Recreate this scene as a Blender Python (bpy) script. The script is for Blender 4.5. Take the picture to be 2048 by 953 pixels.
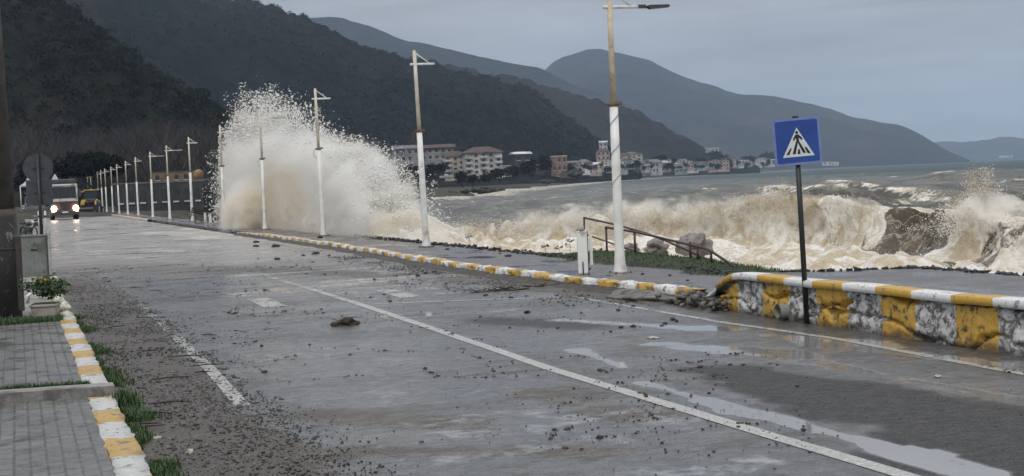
import bpy, bmesh, math, random
import numpy as np
from mathutils import Vector, Matrix, noise as mn

SC = bpy.context.scene
for _o in list(bpy.data.objects):
    bpy.data.objects.remove(_o)
rnd = random.Random(7)
rng = np.random.default_rng(11)

# ------------------------------------------------------------------ camera
F = 2900.0; EYE = 2.1
ROLL = math.radians(2.5); YAW = math.radians(18.8); PITCH = -math.atan(114.5 / F)
fw = Vector((math.sin(YAW) * math.cos(PITCH), math.cos(YAW) * math.cos(PITCH), math.sin(PITCH)))
r0 = fw.cross(Vector((0, 0, 1))).normalized(); u0 = r0.cross(fw)
CU = u0 * math.cos(ROLL) + r0 * math.sin(ROLL)
CR = r0 * math.cos(ROLL) - u0 * math.sin(ROLL)
cam_d = bpy.data.cameras.new("camera"); cam = bpy.data.objects.new("camera", cam_d)
SC.collection.objects.link(cam)
m3 = Matrix((CR, CU, -fw)).transposed()
cam.matrix_world = Matrix.Translation((0, 0, EYE)) @ m3.to_4x4()
cam_d.sensor_width = 36; cam_d.lens = F / 2048 * 36
cam_d.clip_start = 0.1; cam_d.clip_end = 30000
SC.camera = cam

# ------------------------------------------------------------------ light, sky, exposure
SUN_EL, SUN_AZ = math.radians(48), math.radians(215)     # azimuth clockwise from +Y: behind the viewer
w = bpy.data.worlds.new("World"); SC.world = w; w.use_nodes = True
nt = w.node_tree; nt.nodes.clear()
def wn(t, **k):
    n = nt.nodes.new(t)
    for a, b in k.items(): setattr(n, a, b)
    return n
out = wn('ShaderNodeOutputWorld'); bg = wn('ShaderNodeBackground'); nt.links.new(bg.outputs[0], out.inputs[0])
sky = wn('ShaderNodeTexSky', sky_type='NISHITA', sun_disc=False, sun_elevation=SUN_EL, sun_rotation=SUN_AZ)
hs = wn('ShaderNodeHueSaturation'); hs.inputs['Saturation'].default_value = 0.5; hs.inputs['Value'].default_value = 1.0
nt.links.new(sky.outputs[0], hs.inputs['Color'])
tc = wn('ShaderNodeTexCoord'); sep = wn('ShaderNodeSeparateXYZ'); nt.links.new(tc.outputs['Generated'], sep.inputs[0])
ramp = wn('ShaderNodeValToRGB'); nt.links.new(sep.outputs['Z'], ramp.inputs[0])
cr = ramp.color_ramp; cr.interpolation = 'EASE'
cr.elements[0].position = 0.0; cr.elements[0].color = (.27, .31, .37, 1)
cr.elements[1].position = 1.0; cr.elements[1].color = (1.0, 1.02, 1.07, 1)
e = cr.elements.new(0.06); e.color = (.285, .32, .372, 1)
e = cr.elements.new(0.14); e.color = (.335, .355, .395, 1)
e = cr.elements.new(0.35); e.color = (.66, .69, .74, 1)
mp = wn('ShaderNodeMapping'); mp.inputs['Scale'].default_value = (1.6, 1.6, 13.0)
nt.links.new(tc.outputs['Generated'], mp.inputs[0])
cn = wn('ShaderNodeTexNoise'); cn.inputs['Scale'].default_value = 3.4; cn.inputs['Detail'].default_value = 6
cn.inputs['Roughness'].default_value = .52; cn.inputs['Distortion'].default_value = .35
nt.links.new(mp.outputs[0], cn.inputs['Vector'])
cm = wn('ShaderNodeMapRange'); cm.inputs[1].default_value = .32; cm.inputs[2].default_value = .68
cm.inputs[3].default_value = .80; cm.inputs[4].default_value = 1.20
nt.links.new(cn.outputs[0], cm.inputs[0])
mu = wn('ShaderNodeVectorMath', operation='MULTIPLY'); nt.links.new(ramp.outputs[0], mu.inputs[0]); nt.links.new(cm.outputs[0], mu.inputs[1])
sc10 = wn('ShaderNodeVectorMath', operation='SCALE'); sc10.inputs['Scale'].default_value = 10.0
nt.links.new(mu.outputs[0], sc10.inputs[0])
mixw = wn('ShaderNodeMix', data_type='RGBA'); mixw.inputs[0].default_value = 0.9
nt.links.new(hs.outputs[0], mixw.inputs[6]); nt.links.new(sc10.outputs[0], mixw.inputs[7])
nt.links.new(mixw.outputs[2], bg.inputs[0]); bg.inputs[1].default_value = 0.1
sun_d = bpy.data.lights.new("sun", 'SUN'); sun = bpy.data.objects.new("sun", sun_d); SC.collection.objects.link(sun)
sun_d.energy = 1.0; sun_d.angle = math.radians(18); sun_d.color = (1, .95, .88)
sd = Vector((math.sin(SUN_AZ) * math.cos(SUN_EL), math.cos(SUN_AZ) * math.cos(SUN_EL), math.sin(SUN_EL)))
sun.rotation_euler = sd.to_track_quat('Z', 'Y').to_euler(); sun.location = (0, 0, 40)
vs = SC.view_settings; vs.view_transform = 'Standard'; vs.look = 'None'; vs.gamma = 1; vs.exposure = 0.22
vs.use_curve_mapping = False
SC.render.engine = 'CYCLES'
SC.cycles.use_denoising = True
SC.cycles.max_bounces = 6; SC.cycles.diffuse_bounces = 2; SC.cycles.glossy_bounces = 3
SC.cycles.transparent_max_bounces = 12; SC.cycles.volume_bounces = 5
SC.cycles.volume_max_steps = 256

# ------------------------------------------------------------------ pixel (photo 2048x953) -> world
CAM = np.array([0, 0, EYE]); nR = np.array(CR); nU = np.array(CU); nF = np.array(fw)
def ray(u, v): return nF + nR * (u - 1024) / F - nU * (v - 476.5) / F
def gnd(u, v, z=0.0):
    d = ray(u, v); t = (z - EYE) / d[2]; return np.array([d[0] * t, d[1] * t, z])
def onx(u, v, x):
    d = ray(u, v); return CAM + d * (x / d[0])
def at(u, v, depth): return CAM + ray(u, v) * depth
def ycol(u, x, z=0.15):
    lo, hi = 1.0, 5000.0
    for _ in range(50):
        m = (lo + hi) / 2; q = np.array([x, m, z]) - CAM
        if 1024 + F * (q @ nR) / (q @ nF) > u: lo = m
        else: hi = m
    return m

# ------------------------------------------------------------------ numpy noise
def _h(ix, iy, iz, s):
    n = (ix * 374761393 + iy * 668265263 + iz * 1274126177 + s * 974634777) & 0xFFFFFFFF
    n = ((n ^ (n >> 13)) * 1274126177) & 0xFFFFFFFF
    n = (n ^ (n >> 16)) & 0xFFFFFF
    return n / float(0xFFFFFF)
def vn(x, y, s=0):
    x = np.asarray(x, float); y = np.asarray(y, float)
    ix = np.floor(x).astype(np.int64); iy = np.floor(y).astype(np.int64)
    fx = x - ix; fy = y - iy; fx = fx * fx * (3 - 2 * fx); fy = fy * fy * (3 - 2 * fy)
    a = _h(ix, iy, 0, s); b = _h(ix + 1, iy, 0, s); c = _h(ix, iy + 1, 0, s); d = _h(ix + 1, iy + 1, 0, s)
    return (a * (1 - fx) + b * fx) * (1 - fy) + (c * (1 - fx) + d * fx) * fy
def fbm(x, y, s=0, o=4):
    t = 0; a = .5; n = 0
    for i in range(o):
        t = t + a * vn(x * 2 ** i + 17.3 * i, y * 2 ** i - 9.1 * i, s + i); n += a; a *= .5
    return t / n
def ss(a, b, x):
    t = np.clip((x - a) / (b - a), 0, 1); return t * t * (3 - 2 * t)

# ------------------------------------------------------------------ object helpers
def link(o): SC.collection.objects.link(o); return o
def tag(o, label=None, cat=None, group=None, kind=None):
    if label: o["label"] = label
    if cat: o["category"] = cat
    if group: o["group"] = group
    if kind: o["kind"] = kind
    return o
def empty(name, loc=(0, 0, 0), rz=0.0):
    o = bpy.data.objects.new(name, None); o.location = loc; o.rotation_euler = (0, 0, rz)
    o.empty_display_size = .2; return link(o)
def mesh_np(name, V, Fc, mats=None, parent=None, smooth=False, attrs=None, midx=None):
    V = np.asarray(V, np.float32); Fc = np.asarray(Fc, np.int32)
    k = Fc.shape[1]; me = bpy.data.meshes.new(name)
    me.vertices.add(len(V)); me.vertices.foreach_set('co', V.ravel())
    me.loops.add(len(Fc) * k); me.loops.foreach_set('vertex_index', Fc.ravel())
    me.polygons.add(len(Fc)); me.polygons.foreach_set('loop_start', np.arange(0, len(Fc) * k, k, dtype=np.int32))
    me.update(calc_edges=True)
    if smooth: me.polygons.foreach_set('use_smooth', np.ones(len(Fc), bool))
    if midx is not None: me.polygons.foreach_set('material_index', np.asarray(midx, np.int32))
    for kk, vv in (attrs or {}).items():
        vv = np.asarray(vv, np.float32)
        if vv.ndim == 1:
            a = me.attributes.new(kk, 'FLOAT', 'POINT'); a.data.foreach_set('value', vv)
        else:
            a = me.attributes.new(kk, 'FLOAT_COLOR', 'POINT')
            a.data.foreach_set('color', np.concatenate([vv, np.ones((len(vv), 1), np.float32)], 1).astype(np.float32).ravel())
    for m in (mats if isinstance(mats, (list, tuple)) else [mats]):
        if m: me.materials.append(m)
    o = bpy.data.objects.new(name, me); link(o)
    if parent: o.parent = parent
    return o
def grid_faces(nx, ny):
    i = np.arange((nx - 1) * (ny - 1)); a = i // (nx - 1) * nx + i % (nx - 1)
    return np.stack([a, a + 1, a + 1 + nx, a + nx], 1)

class MB:
    """collects shapes; build() links them as one mesh object"""
    def __init__(s): s.bm = bmesh.new()
    def box(s, c, d, rz=0, m=0, bev=0, M=None, taper=1.0):
        X = Matrix.Translation(c) @ Matrix.Rotation(rz, 4, 'Z')
        if M is not None: X = M @ X
        r = bmesh.ops.create_cube(s.bm, size=1.0)
        for v in r['verts']:
            t = taper if v.co.z > 0 else 1.0
            v.co = X @ Vector((v.co.x * d[0] * t, v.co.y * d[1] * t, v.co.z * d[2]))
        fs = set(f for v in r['verts'] for f in v.link_faces)
        for f in fs: f.material_index = m
        if bev:
            es = list(set(e for f in fs for e in f.edges))
            bmesh.ops.bevel(s.bm, geom=es, offset=bev, segments=2, affect='EDGES', profile=.6, material=m)
        return s
    def tube(s, pts, rad, n=10, m=0, caps=True):
        pts = [Vector(p) for p in pts]; rad = rad if isinstance(rad, (list, tuple)) else [rad] * len(pts)
        rings = []; prev = None
        for i, p in enumerate(pts):
            a = pts[max(0, i - 1)]; b = pts[min(len(pts) - 1, i + 1)]; t = (b - a).normalized()
            if prev is None: x = t.orthogonal().normalized()
            else: x = (prev - t * prev.dot(t)).normalized()
            prev = x; y = t.cross(x)
            rings.append([s.bm.verts.new(p + (x * math.cos(2 * math.pi * k / n) + y * math.sin(2 * math.pi * k / n)) * rad[i]) for k in range(n)])
        for A, B in zip(rings, rings[1:]):
            for k in range(n):
                f = s.bm.faces.new((A[k], A[(k + 1) % n], B[(k + 1) % n], B[k])); f.smooth = True; f.material_index = m
        if caps:
            for R_ in (rings[0][::-1], rings[-1]):
                f = s.bm.faces.new(R_); f.material_index = m
        return s
    def prism(s, poly, z0, z1, m=0, M=None):
        M = M or Matrix()
        lo = [s.bm.verts.new(M @ Vector((x, y, z0))) for x, y in poly]
        hi = [s.bm.verts.new(M @ Vector((x, y, z1))) for x, y in poly]
        n = len(poly)
        fs = [s.bm.faces.new(lo[::-1]), s.bm.faces.new(hi)]
        for i in range(n): fs.append(s.bm.faces.new((lo[i], lo[(i + 1) % n], hi[(i + 1) % n], hi[i])))
        for f in fs: f.material_index = m
        return s
    def blob(s, c, r, sub=2, amp=.25, seed=0, m=0, fq=1.3, flat=None):
        q = bmesh.ops.create_icosphere(s.bm, subdivisions=sub, radius=1.0)
        r = r if isinstance(r, (list, tuple)) else (r, r, r)
        for v in q['verts']:
            d = v.co.normalized(); k = 1 + amp * 2 * mn.noise(d * fq + Vector((seed * 3.7, seed, -seed)))
            z = d.z * k
            if flat is not None and z < flat: z = flat
            v.co = Vector(c) + Vector((d.x * k * r[0], d.y * k * r[1], z * r[2]))
        for f in set(f for v in q['verts'] for f in v.link_faces): f.material_index = m
        return s
    def build(s, name, mats, parent=None, smooth=False):
        bmesh.ops.recalc_face_normals(s.bm, faces=s.bm.faces[:])
        me = bpy.data.meshes.new(name); s.bm.to_mesh(me); s.bm.free()
        for m in (mats if isinstance(mats, (list, tuple)) else [mats]): me.materials.append(m)
        if smooth: me.polygons.foreach_set('use_smooth', np.ones(len(me.polygons), bool))
        o = bpy.data.objects.new(name, me); link(o)
        if parent: o.parent = parent
        return o
def copy_tree(o, parent=None):
    c = o.copy(); link(c)
    c.parent = parent
    for ch in [x for x in SC.objects if x.parent == o]: copy_tree(ch, c)
    return c

# ------------------------------------------------------------------ materials
class NT:
    def __init__(s, name):
        s.m = bpy.data.materials.new(name); s.m.use_nodes = True; s.t = s.m.node_tree
        s.b = s.t.nodes['Principled BSDF']; s.out = s.t.nodes['Material Output']
        s.pos = None
    def n(s, t, **k):
        x = s.t.nodes.new(t)
        for a, b in k.items(): setattr(x, a, b)
        return x
    def l(s, a, b): s.t.links.new(a, b)
    def P(s):
        if not s.pos: s.pos = s.n('ShaderNodeNewGeometry').outputs['Position']
        return s.pos
    def noise(s, scale, det=4, rough=.55, vec=None, dist=0, sc=None):
        x = s.n('ShaderNodeTexNoise'); x.inputs['Scale'].default_value = scale; x.inputs['Detail'].default_value = det
        x.inputs['Roughness'].default_value = rough; x.inputs['Distortion'].default_value = dist
        v = vec or s.P()
        if sc:
            mp = s.n('ShaderNodeMapping'); mp.inputs['Scale'].default_value = sc; s.l(v, mp.inputs[0]); v = mp.outputs[0]
        s.l(v, x.inputs['Vector']); return x.outputs[0]
    def vor(s, scale, feat='F1', vec=None, sc=None, o=0):
        x = s.n('ShaderNodeTexVoronoi', feature=feat); x.inputs['Scale'].default_value = scale
        v = vec or s.P()
        if sc:
            mp = s.n('ShaderNodeMapping'); mp.inputs['Scale'].default_value = sc; s.l(v, mp.inputs[0]); v = mp.outputs[0]
        s.l(v, x.inputs['Vector']); return x.outputs[o]
    def mr(s, v, a, b, c=0, d=1, smooth=True):
        x = s.n('ShaderNodeMapRange'); x.interpolation_type = 'SMOOTHSTEP' if smooth else 'LINEAR'
        s.l(v, x.inputs[0])
        for i, q in zip((1, 2, 3, 4), (a, b, c, d)):
            if hasattr(q, 'links'): s.l(q, x.inputs[i])
            else: x.inputs[i].default_value = q
        return x.outputs[0]
    def ma(s, op, a, b=None, c=None):
        x = s.n('ShaderNodeMath', operation=op)
        for i, q in enumerate((a, b, c)):
            if q is None: continue
            if hasattr(q, 'links'): s.l(q, x.inputs[i])
            else: x.inputs[i].default_value = q
        return x.outputs[0]
    def mix(s, f, a, b):
        x = s.n('ShaderNodeMix', data_type='RGBA')
        for i, q in ((0, f), (6, a), (7, b)):
            if hasattr(q, 'links'): s.l(q, x.inputs[i])
            elif i == 0: x.inputs[0].default_value = q
            else: x.inputs[i].default_value = (*q, 1)
        return x.outputs[2]
    def mixf(s, f, a, b):
        x = s.n('ShaderNodeMix')
        for i, q in ((0, f), (2, a), (3, b)):
            if hasattr(q, 'links'): s.l(q, x.inputs[i])
            else: x.inputs[i].default_value = q
        return x.outputs[0]
    def attr(s, name): return s.n('ShaderNodeAttribute', attribute_name=name).outputs['Fac']
    def set(s, k, v):
        if hasattr(v, 'links'): s.l(v, s.b.inputs[k])
        else: s.b.inputs[k].default_value = (*v, 1) if isinstance(v, tuple) and len(v) == 3 else v
    def bump(s, h, st=.3, dist=.02, normal=None):
        x = s.n('ShaderNodeBump'); x.inputs['Strength'].default_value = st; x.inputs['Distance'].default_value = dist
        s.l(h, x.inputs['Height'])
        if normal is not None: s.l(normal, x.inputs['Normal'])
        s.l(x.outputs[0], s.b.inputs['Normal']); return x.outputs[0]

def simple(name, c, rough=.6, var=.25, sc=4.0, metal=0, bump=0, bsc=30, dirt=None, dsc=2.0, dth=(.5, .62), spec=.5):
    n = NT(name)
    d = n.noise(sc, 5); a = tuple(x * (1 - var) for x in c); b = tuple(min(1, x * (1 + var)) for x in c)
    col = n.mix(n.mr(d, .3, .7), a, b)
    if dirt: col = n.mix(n.mr(n.noise(dsc, 6, .65), *dth), col, dirt)
    n.set('Base Color', col); n.set('Roughness', rough); n.set('Metallic', metal); n.set('Specular IOR Level', spec)
    if bump: n.bump(n.noise(bsc, 5, .6), bump, .02)
    return n.m

M = {}
M['white_paint'] = simple('white_paint', (.72, .72, .68), .45, .12, 3, dirt=(.42, .38, .30), dsc=2.4, dth=(.58, .7))
M['pole_upper'] = simple('pole_upper', (.62, .58, .48), .6, .12, 5, dirt=(.44, .33, .19), dsc=1.1, dth=(.52, .66))
M['pole_rusty'] = simple('pole_rusty', (.56, .48, .34), .65, .15, 5, dirt=(.30, .17, .08), dsc=1.3, dth=(.55, .66))
M['rusty'] = simple('rusty', (.15, .10, .07), .8, .4, 12)
M['black_metal'] = simple('black_metal', (.018, .018, .02), .45, .3, 8)
M['dark_metal'] = simple('dark_metal', (.045, .04, .036), .5, .35, 8)
M['rail_metal'] = simple('rail_metal', (.05, .022, .02), .5, .35, 8)
M['lamp_head'] = simple('lamp_head', (.05, .05, .055), .4, .2, 8)
M['yellow_plastic'] = simple('yellow_plastic', (.55, .42, .07), .5, .2, 6)
M['stone'] = simple('stone', (.035, .032, .03), .45, .5, 14, bump=.5)
M['stone_pale'] = simple('stone_pale', (.42, .40, .34), .7, .3, 14, bump=.4)
M['rock'] = simple('rock', (.16, .145, .13), .45, .4, 1.2, bump=.8, bsc=4)
M['rubble_dark'] = simple('rubble_dark', (.05, .042, .034), .7, .5, 6)
M['dark_rock'] = simple('dark_rock', (.028, .027, .026), .7, .5, .5)
M['rubble'] = simple('rubble', (.13, .12, .105), .7, .5, 6, bump=.9, bsc=10)
M['concrete'] = simple('concrete', (.26, .25, .23), .75, .25, 3, bump=.4, dirt=(.12, .11, .10), dsc=1.5)
M['cabinet'] = simple('cabinet', (.17, .18, .165), .6, .15, 3, dirt=(.09, .09, .08), dsc=2)
M['cabinet_light'] = simple('cabinet_light', (.42, .42, .38), .6, .15, 3)
M['planter'] = simple('planter', (.36, .31, .28), .75, .2, 4, bump=.4, dirt=(.2, .18, .16), dsc=5)
M['glass_dark'] = simple('glass_dark', (.03, .035, .04), .12, .2, 2)
M['rubber'] = simple('rubber', (.02, .02, .02), .8, .2, 6)
M['truck_white'] = simple('truck_white', (.62, .62, .58), .35, .1, 2, dirt=(.3, .26, .2), dsc=1.5)
M['truck_red'] = simple('truck_red', (.045, .026, .024), .45, .3, 1.5, dirt=(.06, .05, .04), dsc=1.2)
M['truck_dark'] = simple('truck_dark', (.04, .045, .05), .5, .3, 1.5)
M['machine_yellow'] = simple('machine_yellow', (.46, .28, .05), .45, .2, 1.5, dirt=(.2, .13, .06), dsc=2)
M['sign_blue'] = simple('sign_blue', (.018, .062, .27), .4, .12, 4)
M['sign_edge'] = simple('sign_edge', (.16, .21, .42), .45, .12, 6)
M['sign_white'] = simple('sign_white', (.62, .66, .66), .45, .06, 6)
M['sign_black'] = simple('sign_black', (.012, .012, .013), .5, .1, 6)
M['sign_back'] = simple('sign_back', (.05, .054, .063), .55, .2, 6)
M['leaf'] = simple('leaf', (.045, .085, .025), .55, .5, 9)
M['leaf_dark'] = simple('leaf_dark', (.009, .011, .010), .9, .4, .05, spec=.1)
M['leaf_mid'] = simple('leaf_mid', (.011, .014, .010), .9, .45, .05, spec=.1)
M['twig'] = simple('twig', (.034, .028, .027), .8, .45, .3)
M['bark'] = simple('bark', (.05, .04, .032), .85, .3, 3)
M['canvas'] = simple('canvas', (.42, .43, .46), .7, .08, 1)
M['flower'] = simple('flower', (.55, .33, .08), .6, .3, 12)
M['debris_wood'] = simple('debris_wood', (.05, .034, .026), .8, .4, 10, bump=.5)

# utility pole: dark weathered concrete with scraps of torn poster
def mk_utility():
    n = NT('utility_concrete')
    s = n.noise(3.2, 6, .65); col = n.mix(n.mr(s, .35, .65), (.065, .056, .046), (.11, .096, .08))
    sp = n.n('ShaderNodeSeparateXYZ'); n.l(n.P(), sp.inputs[0])
    low = n.mr(sp.outputs[2], 1.85, 1.95, 1, 0)
    col = n.mix(low, col, (.022, .02, .018))
    pat = n.ma('MULTIPLY', low, n.mr(n.noise(4.5, 8, .75, dist=.8, sc=(1, 1, .55)), .56, .60))
    col = n.mix(n.ma('MULTIPLY', pat, .8), col, (.17, .16, .14))
    n.set('Base Color', col); n.set('Roughness', .75); n.bump(s, .4, .03); return n.m
M['utility'] = mk_utility()

def stripes(name, L, y0, worn, face=False, dullwhite=(.78, .77, .74), yel=(.66, .39, .055)):
    """painted kerb: yellow and white blocks of length L along world Y"""
    n = NT(name); sp = n.n('ShaderNodeSeparateXYZ'); n.l(n.P(), sp.inputs[0])
    wob = n.ma('MULTIPLY', n.ma('SUBTRACT', n.noise(5, 3), .5), .07)
    t = n.ma('DIVIDE', n.ma('ADD', n.ma('SUBTRACT', sp.outputs[1], y0), wob), L * 2)
    fr = n.ma('FRACT', t); isy = n.mr(fr, .495, .505, 1, 0)
    isy = n.ma('MULTIPLY', isy, n.mr(fr, .0, .008, 0, 1))
    big = n.noise(1.7, 5, .6); fine = n.noise(22, 6, .7)
    yc = n.mix(n.mr(fine, .35, .7), tuple(c * .72 for c in yel), yel)
    wc = n.mix(n.mr(fine, .35, .7), tuple(c * .82 for c in dullwhite), dullwhite)
    if face:
        wc = n.mix(n.mr(n.noise(9, 8, .72), .42, .56), (.11, .10, .09), tuple(c * .78 for c in dullwhite))
        yc = n.mix(n.mr(n.noise(7, 8, .7), .36, .50), (.09, .055, .02), tuple(c * .85 for c in yel))
    col = n.mix(isy, wc, yc)
    bare = n.mr(n.noise(6.5, 9, .74), worn, worn - .07)
    col = n.mix(bare, col, (.15, .14, .125) if not face else (.06, .055, .05))
    if face:
        dirt = n.mr(n.ma('ADD', sp.outputs[2], n.ma('MULTIPLY', n.noise(4, 5), .25)), .12, .26, 1, 0)
        col = n.mix(n.ma('MULTIPLY', dirt, .75), col, (.045, .037, .028))
    n.set('Base Color', col); n.set('Roughness', n.mr(fine, .3, .7, .35, .6))
    n.bump(n.noise(16, 8, .7), .6 if face else .35, .03); return n.m
M['wall_cap'] = stripes('wall_cap', .755, 16.95 + .755 - .755 * 2, .45)
M['wall_face'] = stripes('wall_face', .755, 16.95 + .755 - .755 * 2, .43, True)
M['low_kerb'] = stripes('low_kerb', .755, 21.2, .48)
M['left_kerb'] = stripes('left_kerb', .88, 13.14, .455, dullwhite=(.58, .57, .54), yel=(.56, .36, .10))

def mk_road():
    n = NT('wet_asphalt')
    wet, silt, foam = n.attr('wet'), n.attr('silt'), n.attr('foam')
    f1 = n.noise(38, 6, .75); f2 = n.noise(5.5, 7, .68); st = n.noise(2.2, 6, .62, sc=(1, .55, 1)); f3 = n.noise(140, 3, .6)
    asp = n.mix(n.mr(f1, .35, .68), (.035, .036, .038), (.095, .094, .092))
    g2a = n.noise(11, 8, .82, sc=(.6, 1.0, 1)); asp = n.mix(n.mr(g2a, .40, .60), n.mix(.5, asp, (.03, .03, .031)), asp)
    asp = n.mix(n.mr(f2, .40, .62), asp, n.mix(n.mr(f1, .4, .65), (.07, .07, .069), (.17, .163, .15)))
    si = n.mr(n.ma('ADD', silt, n.ma('MULTIPLY', n.ma('SUBTRACT', f2, .5), 1.1)), .38, .62)
    dc = n.mix(n.mr(f1, .38, .64), (.055, .045, .036), (.20, .170, .135))
    dc = n.mix(n.mr(n.vor(30), .16, .30), (.022, .019, .016), dc)
    col = n.mix(si, asp, dc); dry_l = n.mr(n.noise(1.1, 9, .72, sc=(.6, 1.5, 1)), .50, .62); col = n.mix(n.ma('MULTIPLY', dry_l, .45), col, n.mix(n.mr(f1, .4, .62), (.08, .072, .062), (.24, .22, .19)))
    we = n.ma('ADD', wet, n.ma('ADD', n.ma('MULTIPLY', n.ma('SUBTRACT', st, .5), .55), n.ma('MULTIPLY', n.ma('SUBTRACT', f2, .5), .5)))
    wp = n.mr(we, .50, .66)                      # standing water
    film = n.mr(we, .05, .50)                    # wet sheen
    # shallow dirty water shows a beige tint in the distance
    fo = n.mr(n.ma('ADD', foam, n.ma('MULTIPLY', n.ma('SUBTRACT', n.noise(.9, 8, .74, sc=(.5, 1.4, 1)), .5), 2.0)), .44, .66)
    col = n.mix(fo, col, (.66, .62, .54))
    g1 = n.noise(3.2, 9, .78, dist=.4, sc=(.55, 1.25, 1)); g2 = n.noise(13, 8, .8, sc=(.5, 1.0, 1))
    mud = n.mr(n.ma('ADD', n.ma('MULTIPLY', g1, .55), n.ma('MULTIPLY', g2, .45)), n.ma('SUBTRACT', .545, n.ma('MULTIPLY', silt, .15)), n.ma('SUBTRACT', .605, n.ma('MULTIPLY', silt, .13)))
    col = n.mix(n.ma('MULTIPLY', mud, .85), col, n.mix(n.mr(f1, .4, .6), (.026, .021, .017), (.085, .070, .055)))
    crk = n.mr(n.ma('ABSOLUTE', n.ma('SUBTRACT', n.noise(.45, 5, .68, dist=.9), .5)), .0, .004, .8, 0); col = n.mix(crk, col, (.018, .017, .016))
    stain = n.mr(n.noise(.55, 8, .7, dist=.5, sc=(.6, 1.6, 1)), .52, .62); col = n.mix(n.ma('MULTIPLY', stain, .6), col, n.mix(n.mr(g2, .42, .6), (.035, .028, .021), (.12, .098, .075)))
    da = n.attr('darkpatch'); col = n.mix(n.ma('MULTIPLY', n.mr(n.ma('ADD', da, n.ma('MULTIPLY', n.ma('SUBTRACT', f2, .5), .8)), .4, .6), .85), col, n.mix(n.mr(n.ma('ADD', n.ma('MULTIPLY', f1, .5), n.ma('MULTIPLY', g2, .5)), .42, .60), (.020, .021, .023), (.085, .082, .078)))
    col = n.mix(n.ma('MULTIPLY', wp, .75), col, (.30, .295, .285))  # silty puddle colour, lightened to paint in the bright sky reflection
    milk = n.mr(n.ma('ADD', foam, n.ma('MULTIPLY', n.ma('SUBTRACT', n.noise(1.0, 8, .74, sc=(.4, 1.6, 1)), .5), .9)), .12, .45)
    col = n.mix(n.ma('MULTIPLY', milk, n.ma('SUBTRACT', 1, fo)), col, n.mix(n.mr(g1, .38, .6), (.15, .135, .125), (.33, .305, .28)))
    n.set('Base Color', col)
    r = n.mixf(film, .42, .19); r = n.mixf(n.ma('MAXIMUM', n.ma('MULTIPLY', mud, .7), n.ma('MULTIPLY', stain, .55)), r, .50); r = n.mixf(wp, r, .05); r = n.mixf(n.ma('MULTIPLY', si, n.ma('SUBTRACT', 1, wp)), r, .5)
    r = n.mixf(fo, r, .6)
    n.set('Roughness', r)
    sp = n.mixf(n.ma('MAXIMUM', n.ma('MULTIPLY', mud, .7), n.ma('MULTIPLY', stain, .6)), n.mixf(film, .5, 1.0), .28); r = n.mixf(n.ma('MULTIPLY', da, n.ma('SUBTRACT', 1, wp)), r, .60); n.set('Roughness', r); sp = n.mixf(n.ma('MULTIPLY', da, n.ma('SUBTRACT', 1, wp)), sp, .15); n.set('Specular IOR Level', n.mixf(fo, sp, .2))
    h = n.ma('MULTIPLY', n.ma('ADD', f1, n.ma('MULTIPLY', n.mr(n.vor(30), .1, .35), si)), n.ma('SUBTRACT', 1, n.ma('MULTIPLY', wp, .97)))
    h = n.ma('ADD', h, n.ma('MULTIPLY', n.noise(7, 2), .05))
    n.bump(h, .42, .010); return n.m
M['road'] = mk_road()

def mk_marking():
    n = NT('worn_road_paint')
    wear = n.attr('wear')
    a = n.ma('ADD', n.noise(9, 8, .72), n.ma('MULTIPLY', n.ma('SUBTRACT', n.noise(1.1, 4), .5), .5))
    al = n.mr(n.ma('SUBTRACT', n.ma('ADD', a, n.ma('MULTIPLY', n.ma('SUBTRACT', n.noise(2.6, 8, .75), .5), .5)), wear), .33, .43)
    n.set('Base Color', n.mix(n.mr(n.noise(30, 5, .7), .35, .7), (.26, .25, .23), (.60, .58, .52)))
    n.set('Roughness', .3); n.set('Alpha', al); return n.m
M['marking'] = mk_marking()

def mk_pavers():
    n = NT('grey_pavers'); br = n.n('ShaderNodeTexBrick'); mp = n.n('ShaderNodeMapping')
    mp.inputs['Rotation'].default_value = (0, 0, math.radians(90)); n.l(n.P(), mp.inputs[0]); n.l(mp.outputs[0], br.inputs['Vector'])
    br.inputs['Scale'].default_value = 1.0; br.inputs['Mortar Size'].default_value = .012; br.inputs['Mortar Smooth'].default_value = .4
    br.inputs['Brick Width'].default_value = .24; br.inputs['Row Height'].default_value = .12; br.offset = .5
    br.inputs['Color1'].default_value = (.075, .073, .068, 1); br.inputs['Color2'].default_value = (.135, .131, .122, 1)
    br.inputs['Mortar'].default_value = (.016, .018, .012, 1)
    f = n.noise(14, 6, .65); col = n.mix(n.mr(n.noise(1.5, 5), .35, .65, 0, .45), br.outputs['Color'], (.10, .098, .09))
    n.set('Base Color', n.mix(n.mr(f, .3, .72, 0, .35), col, (.27, .265, .25)))
    n.set('Roughness', n.mr(n.noise(2.4, 5), .35, .62, .18, .5))
    h = n.ma('ADD', n.ma('MULTIPLY', f, .3), n.ma('SUBTRACT', 1, br.outputs['Fac'])); n.bump(h, .6, .012); return n.m
M['pavers'] = mk_pavers()

def mk_prom():
    n = NT('wet_promenade'); f = n.noise(20, 6, .7); g = n.noise(1.3, 6, .62)
    col = n.mix(n.mr(f, .35, .68), (.07, .062, .058), (.15, .138, .13))
    col = n.mix(n.mr(g, .45, .62, 0, .8), col, (.07, .055, .055))
    n.set('Base Color', col); w_ = n.mr(n.noise(.9, 6, .62, sc=(1, .6, 1)), .48, .60)
    n.set('Roughness', n.mixf(w_, .42, .06)); n.set('Specular IOR Level', .6)
    n.bump(n.ma('MULTIPLY', f, n.ma('SUBTRACT', 1, n.ma('MULTIPLY', w_, .9))), .5, .02); return n.m
M['prom'] = mk_prom()
M['platform'] = mk_prom(); M['platform'].name = 'platform_paving'

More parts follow.
